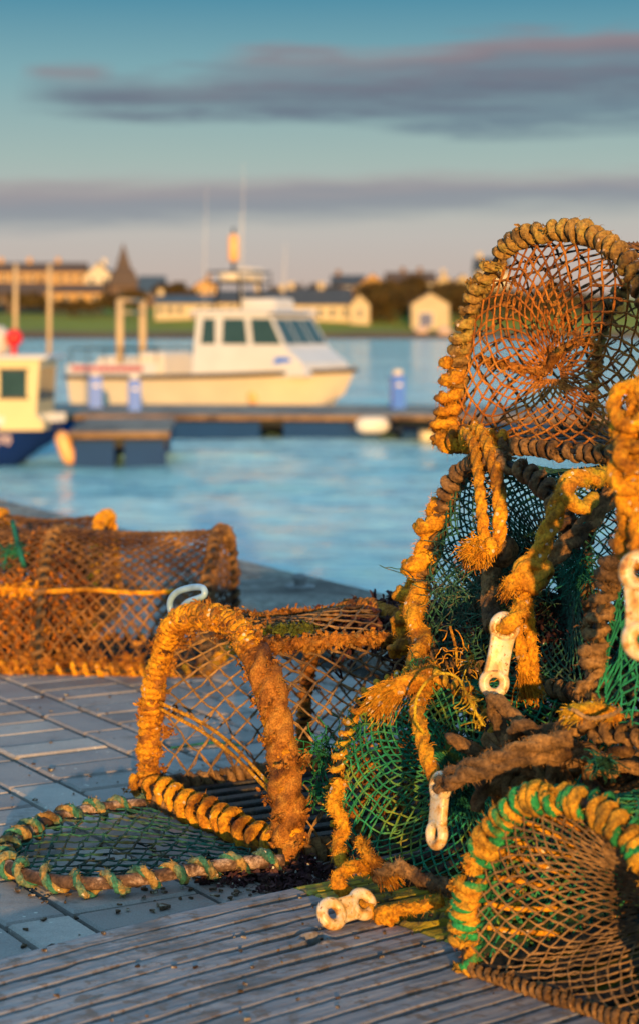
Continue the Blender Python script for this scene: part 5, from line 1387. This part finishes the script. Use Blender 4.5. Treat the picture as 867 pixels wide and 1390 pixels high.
# ---- pots further back at the left
potL = make_pot('lobster_pot', 'long lobster pot standing side-on at the left edge behind the open pot', PG, (-1.00, 4.84, .004), R(-7), .42, .312, .77, n=2.6, mesh=.022, tw=.0019, net_m=M_net_brown,
    rope_m=M_brown, rw=.008, rc=.008, pitch=.03, seed=12, bays=2, frame_m=M_orange, side_rope=M_brown, fz=500, sag=.03, slats=6, holes=.02)
netting(lambda u, v: np.stack([.03 + .32 * u + 0 * v, -.172 + .06 * np.sin(np.pi * u) * v + 0 * v, .012 + .20 * v], -1), 22, 20, .0030, .005, seed=2).build('inner_netting', M_net_orange, potL)
netting(mouth_fn(.40, .31, 2.4, .36, .14, (0, .13), .15), 14, 44, .0026, .005, closed_v=True, seed=3).build('inner_netting', M_net_orange, potL)
netting(mouth_fn(.40, .31, 2.4, .33, -.14, (0, .13), .15), 14, 44, .0026, .005, closed_v=True, seed=5).build('inner_netting', M_net_orange, potL)
mb = MB(); t5 = np.linspace(0, 1, 50); y, z = arch(.83, .42, .312, 2.6)
tube(mb, np.stack([.70 * t5, y - .004 + 0 * t5, z + .0 * t5 + .003 * np.sin(t5 * 20)], 1), .006, 8, 3, .04, .2, crust=.002)
clump(mb, np.stack([.38 * t5, y + 0 * t5, z + 0 * t5], 1), 500, .018, .005, 4, .3); mb.build('side_rope', M_orange, potL)
mb = MB(); C = [(rng.uniform(0.0, .70), -.205 + rng.normal(0, .006), abs(rng.normal(0, .022))) for _ in range(300)]
clump(mb, np.array(C), 2200, .018, .006, 7, .3)
C = [(rng.uniform(0.02, .33), -.19, rng.uniform(.02, .17)) for _ in range(40)] + [(rng.uniform(0.36, .52), -.17, rng.uniform(.02, .14)) for _ in range(40)]
clump(mb, np.array(C), 350, .020, .006, 9, .3); mb.build('weed_crust', M_weed_orange, potL)
mb = MB()
y, z = arch(.70, .42, .312, 2.6); strands(mb, [np.array((.30 + rng.normal(0, .01), y, z)) for _ in range(40)], rng.normal(0, 1, (40, 3)), rng.uniform(.02, .05, 40), .0014, 4, 3, .6)
tube(mb, spline([(.28, -.06, .33), (.31, -.13, .29), (.345, -.19, .24)], 6), .006, 8, 3, .04, .2, crust=.002); mb.build('green_twine_tuft', M_teal_tuft, potL)
potK = make_pot('lobster_pot', 'lobster pot half hidden behind the side-on pot at the left edge', PG, (-1.16, 5.42, .004), -0.05, .42, .290, .58, n=2.3, mesh=.030, tw=.0022, net_m=M_net_brown,
    rope_m=M_tan, rw=.009, rc=.008, pitch=.03, seed=13, bays=2, frame_m=M_brown, side_rope=M_orange, fz=300, slats=6)
# mooring ring stub on the coping
mr = thing('mooring_post', (*(e0 + ed * 0.66 + en * 0.10), 0.045), 0, 'small grey iron mooring post on the quay edge behind the open pot', 'mooring post')
mb = MB(); tube(mb, [(0, 0, 0), (0, 0, .018), (0, 0, .024), (0, 0, .036), (0, 0, .042)], [.020, .016, .022, .022, .010], 16, crust=.001); mb.build('post', flat_mat('rusty_grey_iron', (.24, .24, .25), .7, .3, 30), mr)
mb = MB(); tube(mb, [(0, 0, 0), (0, 0, .008)], .045, 16); mb.build('base_flange', flat_mat('rusty_grey_iron', (.24, .24, .25), .7, .3, 30), mr)

# ---- litter on the paving: shell chips, weed crumbs and twine scraps
mb = MB(); r1 = np.random.default_rng(5); n = 700
P = np.stack([r1.uniform(-.9, .5, n), r1.uniform(2.2, 5.2, n), np.full(n, .002)], 1); P[:, 0] *= P[:, 1] / 4.0
near = r1.random(n) < .4; P[near, 0] = r1.normal(-.10, .14, near.sum()); P[near, 1] = r1.normal(2.92, .10, near.sum())
for p in P:
    s_ = r1.uniform(.0015, .006) * (1 + (r1.random() < .06)); a = r1.uniform(0, 6.28, 5); a.sort()
    base = [(p[0] + s_ * math.cos(k), p[1] + s_ * 1.2 * math.sin(k), p[2]) for k in a]; top = [(x_, y_, z_ + s_ * .5) for x_, y_, z_ in base]
    mb.face(top); [mb.face([base[k], base[(k + 1) % 5], top[(k + 1) % 5], top[k]]) for k in range(5)]
for k in range(80):
    u_ = r1.uniform(-.1, .9); w_ = r1.uniform(.02, .5); s_ = r1.uniform(.0012, .004)
    p = np.array([bo[0] + bd[0] * u_ + bn[0] * w_, bo[1] + bd[1] * u_ + bn[1] * w_, .033]); a = r1.uniform(0, 6.28, 5); a.sort()
    base = [(p[0] + s_ * math.cos(x), p[1] + s_ * 1.2 * math.sin(x), p[2] - .002) for x in a]; top = [(x_, y_, z_ + .002 + s_ * .4) for x_, y_, z_ in base]
    mb.face(top); [mb.face([base[x], base[(x + 1) % 5], top[(x + 1) % 5], top[x]]) for x in range(5)]
tag(mb.build('debris', fibre_mat('shell_and_weed_crumbs', [(.36, (.05, .035, .025)), (.52, (.16, .10, .06)), (.62, (.50, .46, .42)), (.8, (.7, .68, .64))], 60)), 'scattered crumbs of shell and dried weed on the paving', 'debris', kind='stuff')
mb = MB(); r1 = np.random.default_rng(6); C = np.stack([r1.normal(-.085, .05, 60), r1.normal(2.90, .035, 60), np.full(60, .006)], 1)
clump(mb, C, 1500, .014, .004, 3, .2); tag(mb.build('fallen_weed', M_weed), 'crumbled dark weed fallen on the paving under the open pot', 'seaweed', kind='stuff')
mb = MB(); tube(mb, spline([dpt(232, 1003), dpt(255, 1000), dpt(290, 996), dpt(330, 1000)], 8) - [0, 0, .017], .0022, 6); tag(mb.build('twine', M_teal_tuft), 'thin green twine lying on the paving behind the open pot', 'twine')
